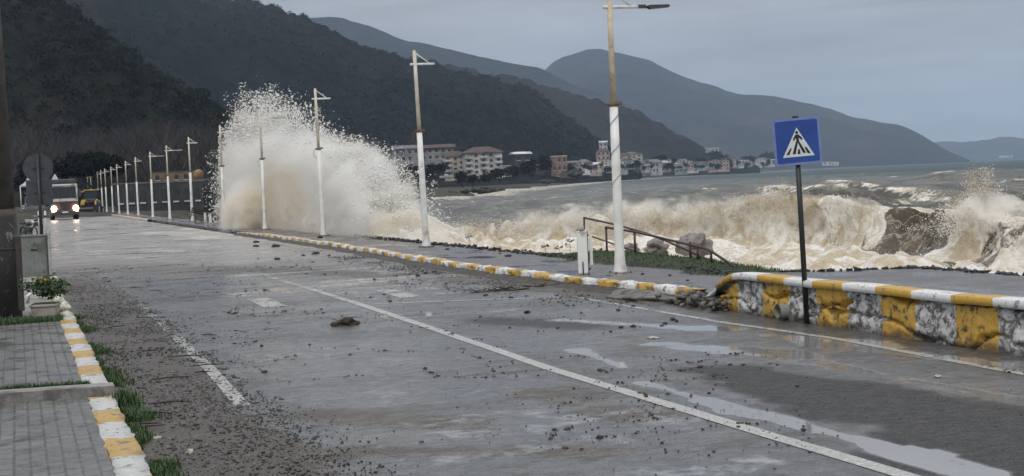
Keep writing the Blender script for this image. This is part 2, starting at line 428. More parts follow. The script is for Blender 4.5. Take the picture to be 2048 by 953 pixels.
def mk_sea():
    n = NT('rough_sea'); foam, teal, dark = n.attr('foam'), n.attr('teal'), n.attr('dark')
    big = n.noise(.8, 8, .68, dist=.6); lace = n.noise(2.6, 8, .74, dist=1.2)
    fm = n.mr(n.ma('ADD', foam, n.ma('ADD', n.ma('MULTIPLY', n.ma('SUBTRACT', big, .5), .9), n.ma('MULTIPLY', n.ma('SUBTRACT', lace, .5), .9))), .42, .60)
    wcol = n.mix(teal, (.155, .150, .112), (.030, .070, .072))
    wcol = n.mix(n.mr(n.noise(.12, 5, .6, sc=(1, .4, 1)), .35, .65, 0, .5), wcol, n.mix(teal, (.10, .105, .085), (.05, .085, .082)))
    wcol = n.mix(dark, wcol, n.mix(n.mr(n.noise(1.4, 7, .7, dist=1), .4, .6), (.085, .068, .052), (.125, .10, .075)))
    vein = n.mr(n.ma('ABSOLUTE', n.ma('SUBTRACT', n.noise(.75, 6, .62, dist=1.4), .5)), .0, .035, 1, 0)
    fc = n.mix(n.mr(n.noise(.6, 8, .72, dist=.5), .40, .58), (.55, .45, .31), (.84, .81, .74))
    fc = n.mix(n.mr(n.noise(2.4, 8, .75), .32, .54, .4, 0), fc, (.28, .22, .15))
    fm = n.ma('MAXIMUM', fm, n.ma('MULTIPLY', n.ma('MULTIPLY', vein, dark), .42)); cap = n.mr(n.noise(.13, 7, .74, sc=(4, .9, 1)), .615, .65); fm = n.ma('MAXIMUM', fm, n.ma('MULTIPLY', cap, .85))
    chop = n.noise(.22, 7, .74, sc=(2.6, .5, 1)); wcol = n.mix(n.mr(chop, .42, .56, 0, .9), wcol, n.mix(teal, (.045, .038, .028), (.006, .018, .022)))
    n.set('Base Color', n.mix(fm, wcol, fc)); n.set('Roughness', n.mixf(fm, n.mixf(dark, n.mixf(teal, .35, .50), .12), .75))
    n.set('Specular IOR Level', n.mixf(fm, n.mixf(teal, .22, .16), .15))
    h = n.ma('ADD', n.ma('MULTIPLY', n.noise(.55, 6, .65, sc=(1.5, .8, 1)), 1.0), n.ma('MULTIPLY', n.noise(3.2, 7, .72), .35))
    h = n.ma('MULTIPLY', h, n.ma('SUBTRACT', 1, n.ma('MULTIPLY', dark, .8))); n.bump(h, .8, .45); return n.m
M['sea'] = mk_sea()

def mk_foam(name, a=(.60, .50, .36), b=(.84, .81, .75), sc=.35):
    n = NT(name)
    c = n.mix(n.mr(n.noise(sc, 5, .6), .38, .60), a, b)
    n.set('Base Color', c); n.set('Roughness', .8); n.set('Specular IOR Level', .1)
    n.set('Subsurface Weight', 0.0)
    return n.m
M['spray'] = mk_foam('spray'); M['spray_white'] = mk_foam('spray_white', (.80, .77, .71), (.90, .89, .86))
def mk_core():
    n = NT('churned_foam'); lo = n.noise(.55, 8, .68, dist=.8); hi = n.noise(3.5, 8, .75, dist=.8)
    sp = n.n('ShaderNodeSeparateXYZ'); n.l(n.P(), sp.inputs[0])
    sand = n.ma('MULTIPLY', n.mr(n.noise(.22, 6, .7), .50, .64), n.mr(sp.outputs[2], 1.0, 4.0, 1, 0))
    c = n.mix(n.mr(lo, .3, .7), (.66, .60, .50), (.82, .79, .72))
    c = n.mix(n.ma('MULTIPLY', sand, n.mr(hi, .35, .6)), c, (.36, .25, .12))
    n.set('Base Color', c); n.set('Roughness', .85); n.set('Specular IOR Level', .1)
    n.bump(n.ma('ADD', hi, n.ma('MULTIPLY', lo, 2)), .5, .2); return n.m
M['core'] = mk_core()

def mk_hill(name, ca, cb, cc, s1, s2, bs, bd):
    n = NT(name)
    a = n.noise(s1, 8, .65); b = n.noise(s2, 8, .72)
    col = n.mix(n.mr(b, .34, .66), ca, cb); col = n.mix(n.mr(a, .50, .66), col, cc)
    n.set('Base Color', col); n.set('Roughness', .95); n.set('Specular IOR Level', .05)
    if bs: n.bump(n.noise(s2 * .8, 6, .7), bs, bd)
    return n.m
M['land'] = mk_hill('land_ground', (.05, .048, .042), (.10, .095, .08), (.06, .07, .04), .05, .5, 0, 0)
M['haze_m'] = None

# ================================================================== SETTING
# ---- road
def axis(segs):
    r = [segs[0][0]]
    for a, b, st in segs:
        k = max(1, int(round((b - a) / st))); r += list(a + (b - a) * (np.arange(k) + 1) / k)
    return np.array(r)
xs = axis([(.84, 10.4, .075)]); ys = axis([(-6, 8, .5), (8, 34, .075), (34, 60, .2), (60, 130, .5), (130, 420, 3)])
X, Y = np.meshgrid(xs, ys); x = X.ravel(); y = Y.ravel()
def cap_(pu, pv, r, soft=.25):
    a = gnd(*pu)[:2]; b = gnd(*pv)[:2]; d = b - a; L = max(1e-6, d @ d)
    t = np.clip(((x - a[0]) * d[0] + (y - a[1]) * d[1]) / L, 0, 1)
    ra = r if not isinstance(r, tuple) else r[0] + (r[1] - r[0]) * t
    dist = np.hypot(x - a[0] - d[0] * t, y - a[1] - d[1] * t)
    wob = (fbm(x * 1.3, y * .8, 91, 5) - .5) * 1.1 * np.minimum(1, ra * 2.2) + (fbm(x * 5, y * 3, 93, 3) - .5) * .35 * np.minimum(1, ra * 3)
    return ss(ra + soft, ra - soft * .4, dist + wob)
def mxm(*a):
    r = a[0]
    for b in a[1:]: r = np.maximum(r, b)
    return r
n_lo = fbm(x * .55, y * .22, 3, 5); n_str = fbm(x * .22, y * 1.3, 8, 6)
wet = .22 + .30 * (n_lo - .5) + .8 * (n_str - .5)
wet = np.where(y > 28, wet + .16, wet)
pud = mxm(cap_((1290, 765), (1450, 812), (.10, .12), .06), cap_((1450, 812), (1720, 880), (.12, .13), .06), cap_((1720, 880), (2080, 985), (.13, .15), .06),
          cap_((1300, 690), (1560, 705), (.18, .26), .2), cap_((1560, 705), (1750, 745), (.26, .14), .15), cap_((1750, 745), (2100, 812), (.12, .09), .1),
          cap_((1540, 672), (2048, 735), (.25, .3), .3), cap_((800, 632), (1000, 622), (.2, .2), .4),
          cap_((1120, 640), (1450, 660), (.12, .2), .3), cap_((1250, 735), (1150, 700), (.05, .1), .15))
wet = wet + .62 * pud
sheen = mxm(cap_((560, 700), (900, 800), (.9, 1.1), .8), cap_((900, 800), (1250, 930), (1.2, 1.2), .8))
wet = wet + .16 * sheen
dry = mxm(cap_((1380, 738), (1600, 775), (.25, .55), .25), cap_((1600, 775), (1900, 850), (.55, .75), .3), cap_((1900, 850), (2100, 910), (.8, .8), .3),
          cap_((960, 640), (1180, 650), (.35, .45), .5), cap_((930, 560), (1380, 610), (.4, .3), .3))
wet = np.where(pud > .5, wet, wet - .45 * dry)
dpatch = mxm(cap_((1400, 738), (1600, 775), (.25, .55), .2), cap_((1600, 775), (1900, 850), (.55, .75), .25), cap_((1900, 850), (2150, 930), (.8, .9), .25),
          .8 * cap_((960, 640), (1180, 650), (.25, .35), .4)) * np.where(pud > .5, 0, 1)
verge = ss(2.15, 1.75, x + (fbm(x * .8, y * .5, 21) - .5) * .9) * ss(60, 44, y)
silt = .10 + .42 * (fbm(x * .35, y * .9, 33, 5) - .5) + .85 * verge
silt += .55 * mxm(cap_((1090, 790), (1260, 830), .35, .4), cap_((700, 905), (1150, 905), .22, .3), cap_((1700, 775), (2048, 812), .14, .15),
                  cap_((640, 830), (900, 850), .3, .5), cap_((900, 560), (1380, 608), .45, .4), cap_((120, 520), (420, 545), 1.2, 1.0), cap_((530, 540), (1100, 565), .5, .8))
silt = np.where(y > 30, silt + .22 * ss(30, 45, y), silt); silt -= .5 * pud
wet = wet - .30 * verge
foam = np.zeros_like(x)
foam = mxm(foam, cap_((300, 466), (460, 470), 1.6, 2), cap_((420, 455), (470, 475), 2.0, 2.5)) * .62
foam = np.maximum(foam, .34 * ss(30, 60, y + (fbm(x * .3, y * .2, 99) - .5) * 14) + .12 * ss(20, 34, y))
zz = .018 * (fbm(x * .5, y * .35, 5) - .5) * ss(420, 100, y)
mesh_np('road', np.stack([x, y, zz], 1), grid_faces(len(xs), len(ys)), M['road'], smooth=True, attrs=dict(wet=wet, silt=silt, foam=foam, darkpatch=dpatch))
tag(SC.objects['road'], 'wet asphalt road with puddles and brown silt', kind='structure')

# ---- road markings: sheets 12 mm above the road so the slight waviness never swallows them
def marking(pts, wd, wear):
    P = [np.array(p[:2], float) for p in pts]; V = []; Fc = []; W = []
    for (a, wa), (b, wb) in zip(zip(P, wear), zip(P[1:], wear[1:])):
        L = np.linalg.norm(b - a); k = max(2, int(L / .4)); d = (b - a) / L; nrm = np.array([-d[1], d[0]])
        base = len(V)
        for i in range(k + 1):
            c = a + (b - a) * i / k
            for s_ in (-1, 1):
                q = c + nrm * wd / 2 * s_; V.append((q[0], q[1], .018 * (float(fbm(q[0] * .5, q[1] * .35, 5)) - .5) + .0045)); W.append(wa + (wb - wa) * i / k)
        for i in range(k): Fc.append((base + 2 * i, base + 2 * i + 1, base + 2 * i + 3, base + 2 * i + 2))
    o = mesh_np('lane_line', V, Fc, M['marking'], attrs=dict(wear=W)); return o
tag(marking([(5.62, -6), (5.55, 9), (5.5, 15), (5.65, 21), (5.75, 26), (5.8, 38)], .16, [-.08, -.1, -.08, -.04, 0, .16]), 'white centre line of the road, worn and partly under water', kind='structure')
tag(marking([(2.0, 14.3), (2.1, 18), (2.14, 22), (2.2, 30)], .15, [.10, .04, .10, .22]), 'broken white edge line on the left of the road', kind='structure')
tag(marking([(9.1, -6), (9.22, 12), (9.38, 15.5), (9.2, 18), (9.25, 24)], .12, [-.02, 0, .02, .02, .10]), 'white edge line along the sea side of the road', kind='structure')
tag(marking([(6.0, 25.4), (7.6, 24.7), (9.0, 24.0)], .12, [.05, -.05, .05]), 'thin white stop line across the right lane', kind='structure')
for i, (xx, wr) in enumerate([(2.7, .22), (3.5, .20), (4.35, .04), (5.1, .20), (6.1, .12), (6.9, .06), (7.7, .14), (8.6, .22)]):
    tag(marking([(xx, 26.3), (xx + .05, 28.6)], .42, [wr, wr + .04]), 'faded white bar of the pedestrian crossing', kind='structure')
    SC.objects[-1].name = 'crossing_bar'

# ---- ground under everything (land side) : one sheet following the coast
coast = [(12.85, -30), (12.85, 60), (12.85, 150), (13.5, 172)]
for u, dpt in [(330, 190), (420, 200), (640, 285), (860, 345), (1000, 470), (1100, 700), (1180, 950), (1300, 1350), (1430, 1750), (1560, 2500), (1660, 3300), (1760, 4200), (1930, 5200), (2100, 7600), (2600, 9000)]:
    q = at(u, 350, dpt); coast.append((q[0], q[1]))
coast = np.array(coast)
V = []; K = len(coast)
inl = np.array([(-60, -30), (-60, 60), (-60, 150), (-60, 240)] + [tuple(c + np.array([-1, .9]) * (70 + i * 70)) for i, c in enumerate(coast[4:])])
for k, (a, b) in enumerate(zip(coast, inl)):
    for t, z in ((0, -1.9), (.001 if k < 4 else .03, -.06), (.3, -.06 if k < 4 else 1.4), (1, -.06 if k < 4 else 6)):
        p = a + (b - a) * t; V.append((p[0], p[1], z))
o = mesh_np('ground', V, grid_faces(4, K), M['land'], smooth=False); tag(o, kind='structure')
o = mesh_np('ground', [(-60, -40, -.07), (-60, 400, -.07), (-900, 900, -.07), (-900, -40, -.07)], [(0, 1, 2, 3)], M['land']); tag(o, kind='structure')

# ---- left pavement, kerbs
def slab(name, poly, z0, z1, mat):
    b = MB(); b.prism(poly, z0, z1); o = b.build(name, mat); tag(o, kind='structure'); return o
slab('pavement', [(-6, -4), (.57, -4), (.57, 15.05), (-6, 15.9)], -.05, .115, M['pavers'])
slab('pavement', [(-6, 16.3), (.57, 15.45), (.57, 24.6), (-6, 24.6)], -.05, .15, M['pavers'])
slab('pavement', [(-6, 24.62), (.57, 24.62), (.57, 70), (-6, 70)], -.05, .13, M['concrete'])
def kerb(name, path, wdt, z0, hfun, mat, jag=.012, seed=0, step=.12, ov=0.0):
    """swept kerb of given width; path = [(x,y)], left side = road face; rounded, chipped"""
    P = []
    for a, b in zip(path, path[1:]):
        L = math.dist(a, b); k = max(1, int(L / step)); P += [(a[0] + (b[0] - a[0]) * i / k, a[1] + (b[1] - a[1]) * i / k) for i in range(k)]
    P.append(path[-1]); P = np.array(P); T = np.gradient(P, axis=0); T /= np.linalg.norm(T, axis=1)[:, None]; N = np.stack([T[:, 1], -T[:, 0]], 1)
    prof = [(0, 0), (0, .45), (0 + .004, .8), (.035, 1.0), (.5, 1.0), (.96, 1.0), (1, .9), (1, 0)]
    V = []
    for i, (p, nn) in enumerate(zip(P, N)):
        h = hfun(p[1])
        for j, (a, c) in enumerate(prof):
            q = p + nn * (a * wdt); z = z0 + c * (h - z0)
            dx = (float(vn(p[1] * 6 + j * 3, j * 7.1, seed)) - .5) * jag * 2
            V.append((q[0] + dx, q[1], z + (float(vn(p[1] * 5 + 9, j * 3.3, seed + 4)) - .5) * jag * (1 if c > .5 else 0)))
    Fc = grid_faces(len(prof), len(P))
    o = mesh_np(name, V, Fc, mat); return o
tag(kerb('kerb', [(.57, 26.0), (.57, 15.5)][::-1], .25, -.05, lambda t: .165, M['left_kerb'], .03, 3), 'yellow and white painted kerb of the upper pavement on the left', kind='structure')
tag(kerb('kerb', [(.57, -4), (.57, 15.0)], .25, -.05, lambda t: .13, M['left_kerb'], .03, 4), 'yellow and white painted kerb of the near pavement on the left', kind='structure')
b = MB(); b.prism([(-6, 15.95), (-6, 16.25), (.84, 15.4), (.84, 15.1)], -.04, .21); o = b.build('kerb', M['concrete']); tag(o, 'plain concrete kerb running across the left pavement', kind='structure')
lowpath = [(10.35, 21.4), (10.15, 25), (9.9, 30), (9.95, 37), (10.35, 48), (10.45, 60), (10.5, 74)]
def lk(y): return .19 + .05 * math.sin(y * .9) * .3 - (.10 * max(0, (y - 66) / 8))
tag(kerb('kerb', lowpath, .26, -.05, lk, M['low_kerb'], .045, 6, .1), 'chipped yellow and white kerb along the promenade', kind='structure')
tag(kerb('kerb', [(10.5, 127), (10.6, 160), (10.6, 260), (10.6, 400)], .3, -.05, lambda t: .16, M['low_kerb'], .02, 7, .6), 'far stretch of kerb beneath the distant lamp posts', kind='structure')
# scoured base under the low kerb, coloured dark to paint its shaded underside
b = MB()
V = []; K = 0
kp = [(9.98 + .05 * math.sin(t * 1.7) + float(np.interp(t, [21, 25, 30, 37, 48, 60, 72], [.37, .17, -.08, -.03, .37, .47, .5])) - .02, t) for t in np.arange(21.2, 73, .25)]
for (a, t) in kp:
    for j, (dx, z) in enumerate([(-.30, -.012), (-.17, .035), (-.05, .075), (.10, .10)]):
        V.append((a + dx + (rnd.random() - .5) * .09, t + (rnd.random() - .5) * .05, z + (rnd.random() - .5) * .03 * (j > 0)))
o = mesh_np('rubble', V, grid_faces(4, len(kp)), M['rubble_dark']); tag(o, 'scoured rubble along the foot of the promenade kerb, coloured dark as painted shade', kind='stuff')
# promenade slab (with its sea face) and far promenade
slab('promenade', [(10.6, 19.45), (12.75, 19.9), (12.8, 60), (12.85, 150), (13.3, 200), (13.3, 400), (10.86, 400), (10.86, 150), (10.7, 60), (10.18, 37), (10.14, 30), (10.4, 25)], -2.6, .15, M['prom'])
slab('raised_promenade', [(10.24, -6), (12.3, -6), (12.3, 14), (12.42, 18.0), (10.24, 19.25)], -2.6, .575, M['platform'])
# ragged edge of weed and broken stone on the sea side
sp_pts = []
def clods(name, pts, smin, smax, mat, zs=.6, label=None, kind='stuff', el=1.0):
    P = np.array(pts); N = len(P)
    base = np.array([(1, 0, 0), (-1, 0, 0), (0, 1, 0), (0, -1, 0), (0, 0, 1), (0, 0, -1)], float)
    fc = np.array([(0, 2, 4), (2, 1, 4), (1, 3, 4), (3, 0, 4), (2, 0, 5), (1, 2, 5), (3, 1, 5), (0, 3, 5)])
    q = rng.normal(size=(N, 4)); q /= np.linalg.norm(q, axis=1)[:, None]
    s_ = rng.uniform(smin, smax, N) if np.isscalar(smin) else smin
    sc_ = rng.uniform(.55, 1.3, (N, 6, 1)) * base[None] * rng.uniform(.6, 1.2, (N, 1, 3)) * np.array([1, 1, el])
    a, bb, c, d = q.T
    Rm = np.stack([np.stack([1 - 2 * (c * c + d * d), 2 * (bb * c - a * d), 2 * (bb * d + a * c)], 1),
                   np.stack([2 * (bb * c + a * d), 1 - 2 * (bb * bb + d * d), 2 * (c * d - a * bb)], 1),
                   np.stack([2 * (bb * d - a * c), 2 * (c * d + a * bb), 1 - 2 * (bb * bb + c * c)], 1)], 1)
    Vv = np.einsum('nij,nkj->nki', Rm, sc_) * s_[:, None, None]; Vv[:, :, 2] *= zs; Vv += P[:, None, :]
    Ff = (fc[None] + (np.arange(N) * 6)[:, None, None]).reshape(-1, 3)
    o = mesh_np(name, Vv.reshape(-1, 3), Ff, mat)
    if kind: tag(o, label, kind=kind)
    return o
pts = [(12.85 + rng.normal() * .07 - .08, t, .16 + abs(rng.normal()) * .03) for t in rng.uniform(24, 58, 900)]
pts += [(12.38 + rng.normal() * .04, t, .58) for t in rng.uniform(12, 18, 120)]
pts += [(a, 19.2 - (a - 10.3) * .58, .585) for a in rng.uniform(10.6, 12.4, 60)]
clods('weed_edge', pts, .03, .10, M['black_metal'], .5, 'dark ragged weed along the sea edge of the promenade')

# ---- sea wall (right foreground)
wall = empty('sea_wall', (10.0, 15, 0))
tag(wall, 'knee high cracked sea wall with yellow and white painted blocks on the right', 'wall')
wy = np.arange(-6, 19.95, .035); wz = np.linspace(-.03, .50, 20)
YY, ZZ = np.meshgrid(wy, wz); yy = YY.ravel(); zz_ = ZZ.ravel()
dep = (fbm(yy * 5, zz_ * 7, 51, 5) - .5) * .06
crack = np.abs(fbm(yy * .9, zz_ * 1.5 + 3, 57, 4) - .5 + (zz_ - .40) * 1.3)       # wandering crack under the coping
crack2 = np.abs(fbm(yy * .9, zz_ + 9, 77, 4) - .52 + (zz_ - .13) * 1.2)
blk = (np.floor((yy - 16.95) / .755).astype(int) % 2)                             # painted blocks keep their plaster, others are hacked
dep -= (.12 * ss(.045, .0, crack) + .10 * ss(.035, .0, crack2)) * (.5 + .9 * vn(yy * 2, yy * 0, 5))
dep -= .05 * (blk == 0) * ss(.45, .7, fbm(yy * 3, zz_ * 5, 61))
endr = ss(19.1, 19.95, yy)
ztop = zz_ * (1 - .45 * endr)
V = np.stack([10.0 - dep + .02 + .25 * endr * .3, yy, ztop], 1) - np.array([10, 15, 0])
o = mesh_np('wall_face', V, grid_faces(len(wy), len(wz)), M['wall_face'], wall, smooth=False)
# coping with gentle undulation, sliding down at its far broken end
cy = np.concatenate([np.arange(-6, 18.8, .12), np.arange(18.8, 21.3, .05)])
def cop_h(t): return .6 - (.50 * ss(19.0, 21.2, t)) + .006 * math.sin(t * 2.1)
def cop_x(t): return 9.955 + .38 * float(ss(19.2, 21.3, t))
V = []; prof = [(0.03, -.10), (0, -.09), (0, -.012), (.02, 0), (.13, .004), (.27, 0), (.29, -.10)]
for t in cy:
    h = float(cop_h(t)); xx = cop_x(t); br = float(ss(19.3, 20.2, t))
    for j, (a, c) in enumerate(prof):
        jg = .008 + .035 * br
        V.append((xx + a + (float(vn(t * 7, j * 5.5, 3)) - .5) * jg - 10, t - 15, h + c * (1 - .3 * br) + (float(vn(t * 6, j * 3.1, 8)) - .5) * jg))
mesh_np('coping', V, grid_faces(len(prof), len(cy)), M['wall_cap'], wall)
pipe_y = ycol(1562, 9.93, .13)
b = MB(); b.tube([(-.12, pipe_y - 15, .13), (.2, pipe_y - 15, .13)], .105, 20, caps=False); b.tube([(.2, pipe_y - 15, .13), (-.12, pipe_y - 15, .13)], .085, 20, caps=False)
ring = []
b.tube([(.05, pipe_y - 15, .13), (.06, pipe_y - 15, .13)], .1, 20, m=1)
b.build('drain_pipe', [M['concrete'], M['black_metal']], wall)
# rubble at the broken end and spilled silt
pts = [(rng.normal(10.15, .16), rng.uniform(19.4, 21.4), rng.uniform(.0, .16)) for _ in range(260)]
o = clods('rubble', pts, .03, .12, M['rubble'], .6, 'grey rubble spilled at the broken end of the sea wall')
b = MB(); b.blob((9.95, 22.4, 0), (.35, 1.3, .11), 4, .3, 4, flat=-.1); o = b.build('silt_heap', M['rubble'], smooth=True); tag(o, 'low heap of dark silt in the gutter before the broken wall', 'silt heap')

# ---- sea
def crest_line(P, xq, yq):
    """nearest signed distance to a polyline; + = seaward; returns (dist, t along)"""
    best = np.full(xq.shape, 1e9); sg = np.zeros(xq.shape); al = np.zeros(xq.shape); acc = 0
    for a, bq in zip(P, P[1:]):
        a = np.array(a, float); d = np.array(bq, float) - a; L = math.hypot(*d)
        t = np.clip(((xq - a[0]) * d[0] + (yq - a[1]) * d[1]) / (L * L), 0, 1)
        dx = xq - a[0] - d[0] * t; dy = yq - a[1] - d[1] * t; ds = np.hypot(dx, dy)
        s_ = np.sign(dx * d[1] - dy * d[0]); m = ds < best
        best = np.where(m, ds, best); sg = np.where(m, s_, sg); al = np.where(m, acc + L * t, al); acc += L
    return best * sg, al
gx = [12.9]; st = .2
while gx[-1] < 9000:
    gx.append(gx[-1] + st)
    if gx[-1] > 46: st *= 1.035
gy = [-15.]
while gy[-1] < 14: gy.append(gy[-1] + 1.0)
while gy[-1] < 30: gy.append(gy[-1] + .3)
st = .2
while gy[-1] < 9500:
    gy.append(gy[-1] + st)
    if gy[-1] > 100: st *= 1.035
gx = np.array(gx); gy = np.array(gy)
X, Y = np.meshgrid(gx, gy); sx = X.ravel(); sy = Y.ravel()
DX, DY = np.meshgrid(np.gradient(gx), np.gradient(gy)); cell = np.maximum(DX, DY).ravel()
SEA = -1.35
R_ = np.hypot(sx, sy)
z = np.zeros_like(sx); ox = np.zeros_like(sx)
for lam, amp, ang, s_ in [(9, .20, -.1, 1), (14, .26, .15, 2), (5, .11, .3, 3), (23, .30, -.05, 4), (3, .06, -.4, 5), (40, .35, .05, 6)]:
    k = 2 * math.pi / lam; c, s2 = math.cos(ang), math.sin(ang)
    ph = k * (sx * c + sy * s2) + 5 * fbm(sx / lam * .35, sy / lam * .25, 70 + s_, 2) * 2
    at_ = ss(.6, .25, cell / lam); z += amp * at_ * (1 - 2 * np.abs(np.sin(ph / 2)) ** .8) * .9
far = ss(90, 200, R_)
z *= (.55 + .45 * ss(38, 60, sx)) * (1 + 1.2 * far)
turb = fbm(sx * .45, sy * .35, 40, 6) - .5; turb2 = fbm(sx * 1.6, sy * 1.3, 44, 4) - .5
foam_s = np.zeros_like(sx); dark = np.zeros_like(sx)
# main breaker line
B1 = [(31.0, 8), (31.8, 30), (33.2, 41), (36.0, 50), (35.6, 57), (33.8, 64), (31, 71), (27.0, 76.5), (24, 79)]
d1, a1 = crest_line(B1, sx + turb * 2.5, sy)
d1 = -d1 if (crest_line(B1, np.array([60.]), np.array([50.]))[0][0] < 0) else d1
hc = 1.85 + .55 * (vn(a1 * .14, a1 * 0, 15) - .5) + .75 * (fbm(a1 * .45, a1 * 0, 16, 4) - .5)
hc *= ss(0, 12, a1) * .9 + .1
hc *= np.interp(sy, [30, 60, 66, 72, 76, 81, 86], [1, 1, .82, .62, .62, .35, 0])
prof_b = np.where(d1 < 0, np.exp(-(d1 / 1.25) ** 2), np.exp(-(d1 / 4.6) ** 2))
z += hc * prof_b
ox += -1.35 * hc / 2.2 * np.exp(-((d1 - .25) / 1.1) ** 2)           # crest leans shoreward
# dark unbroken faces
facem = ss(-3.8, -1.8, d1 + turb2 * 1.6) * ss(.5, -.2, d1 + turb2 * .8)
opn = (fbm(sx * .7, sy * .7, 96, 4) - .5) * 3.2
op = mxm(ss(45.4, 47.2, sy + opn) * ss(54.4, 52.4, sy + opn), .42 * ss(54.4, 55.4, sy + opn * .6) * ss(57.8, 56.6, sy + opn * .6), .50 * ss(44.8, 42.8, sy + opn * 1.5) * ss(38, 41, sy)) 
dark = facem * op
foam_s = np.maximum(foam_s, ss(-3.2, -2.2, d1) * ss(1.6, .1, d1) * (1 - 1.0 * op * ss(0.4, -.3, d1 + turb2 * .8)) * ss(0, .35, hc))
foam_s = np.maximum(foam_s, op * (.78 * np.exp(-((d1 - .45) / .5) ** 2) + .42 * ss(.42, .66, fbm(sy * 2.6, sx * .35 + d1 * .3, 95, 4)) + .55 * ss(-2.2, -3.4, d1) * ss(-5, -4, d1)))
# foaming water shoreward of the breaker
sur = ss(-1.5, -3.2, d1) * ss(100, 84, sy) * (1 - op * ss(-4.2, -3.0, d1))
foam_s = np.maximum(foam_s, sur * (.86 + .25 * ss(24, 15, sx)))
# wave at left, pushing to the kerb behind the splash
B2 = [(16, 62), (19.5, 73), (22, 82), (26, 94), (29, 108)]
d2, a2 = crest_line(B2, sx + turb * 2, sy)
d2 = -d2 if (crest_line(B2, np.array([80.]), np.array([70.]))[0][0] < 0) else d2
z += 1.5 * np.exp(-(d2 / 2.0) ** 2) * ss(62, 70, sy) * ss(112, 95, sy); foam_s = np.maximum(foam_s, .85 * np.exp(-(d2 / 3.5) ** 2) * ss(60, 70, sy))
foam_s = np.maximum(foam_s, .80 * ss(26, 17, sx) * ss(180, 120, sy))
# heap of broken water against the promenade, and turbulence in all foam
opw = np.clip(mxm(ss(44.8, 46.4, sy) * ss(54.2, 53.0, sy), ss(54.4, 55.0, sy) * ss(57.6, 56.8, sy), ss(45, 43.6, sy) * ss(36, 39, sy)), 0, 1)
z += (1 - .85 * opw) * np.exp(-(d1 / 2.2) ** 2) * ss(.3, 1, hc) * (turb2 * .7 + .6 * (np.abs(fbm(sx * .8, sy * .8, 47, 5) - .5) * -2.4 + .35))
ox += (1 - .8 * opw) * np.exp(-(d1 / 2.2) ** 2) * ss(.3, 1, hc) * (fbm(sx * .8, sy * .8, 48, 4) - .5) * 1.1
z += sur * (turb * .9 + turb2 * .35 + .15) + foam_s * (turb2 * .55 + turb * .35)
z += .45 * np.exp(-((sx - 14.5) / 2.2) ** 2) * ss(105, 90, sy) * vn(sy * .25, sx * .3, 12)
# outer lines of swell
for off, amp, yy0, yy1 in [(13, .9, 55, 120), (24, 1.0, 20, 150), (43, 1.0, 20, 240), (70, 1.1, 30, 320), (105, 1.2, 30, 420), (150, 1.3, 30, 520)]:
    dd = sx - 33 - off - 5 * (vn(sy * .05, sy * 0, 20 + off) - .5) * 2 - .05 * sy + turb * 3
    mod = vn(sy * .06, off + sy * 0, 31)
    z += amp * np.where(dd < 0, np.exp(-(dd / 2.4) ** 2), np.exp(-(dd / 6) ** 2)) * (.3 + mod) * ss(yy1, yy1 * .7, sy)
    foam_s = np.maximum(foam_s, .66 * np.exp(-((dd + .6) / 1.1) ** 2) * ss(.45, .7, mod + .6 * turb) * ss(yy1, yy1 * .7, sy))
# scattered whitecaps
wc = fbm(sx * .45, sy * .09, 60, 5)
foam_s = np.maximum(foam_s, .60 * ss(.66, .74, wc) * ss(40, 55, sx) * ss(400, 200, R_))
# white surf along the far shore
dc_, _ = crest_line([tuple(c) for c in coast[6:17]], sx, sy)
foam_s = np.maximum(foam_s, .52 * ss(22, 5, np.abs(dc_) / (1 + R_ / 900)) * ss(250, 330, R_))
teal = ss(100, 420, sx + (fbm(sx * .02, sy * .015, 88) - .5) * 70)
zt = SEA + z; zt = np.where(sx < 13.4, np.minimum(zt, -.1), zt)
V = np.stack([sx + ox, sy, zt], 1)
sea = mesh_np('sea', V, grid_faces(len(gx), len(gy)), M['sea'], smooth=True, attrs=dict(foam=foam_s, teal=teal, dark=dark))
tag(sea, 'storm sea with brown breakers, foam and a teal band far out', kind='structure')
def sea_samp(cond, nmax):
    idx = np.nonzero(cond)[0]; return V[rng.choice(idx, nmax)] if len(idx) else np.zeros((0, 3))

# flying spray over the breaker crests (far too many drops to count)
cr_i = (np.abs(d1 + .3) < .8) & (sy > 26) & (sy < 84) & (hc > .5)
cr_i = cr_i & (op < .25) & (np.roll(op, 8) < .4)
P = sea_samp(cr_i, 90000); P = P + rng.normal(size=P.shape) * [.35, .35, .10]
P[:, 2] += np.abs(rng.gamma(.9, .11, len(P))) * (.5 + 1.2 * vn(P[:, 1] * .7, P[:, 0] * .3, 66)); P[:, 0] -= .5
sz = rng.gamma(1.6, .0085, len(P)).clip(.005, .035)
clods('sea_spray', P, sz, None, M['spray'], 1, 'cream spray flying off the breaker crests')
P = sea_samp(sur > .6, 22000) if True else None
P = P[(P[:, 1] > 18) & (P[:, 1] < 90)]; P += rng.normal(size=P.shape) * [.2, .2, .06]; P[:, 2] += rng.gamma(1.1, .06, len(P))
clods('surf_froth', P, rng.gamma(1.6, .011, len(P)).clip(.006, .05), None, M['spray'], .8, 'froth tossed above the white surf')
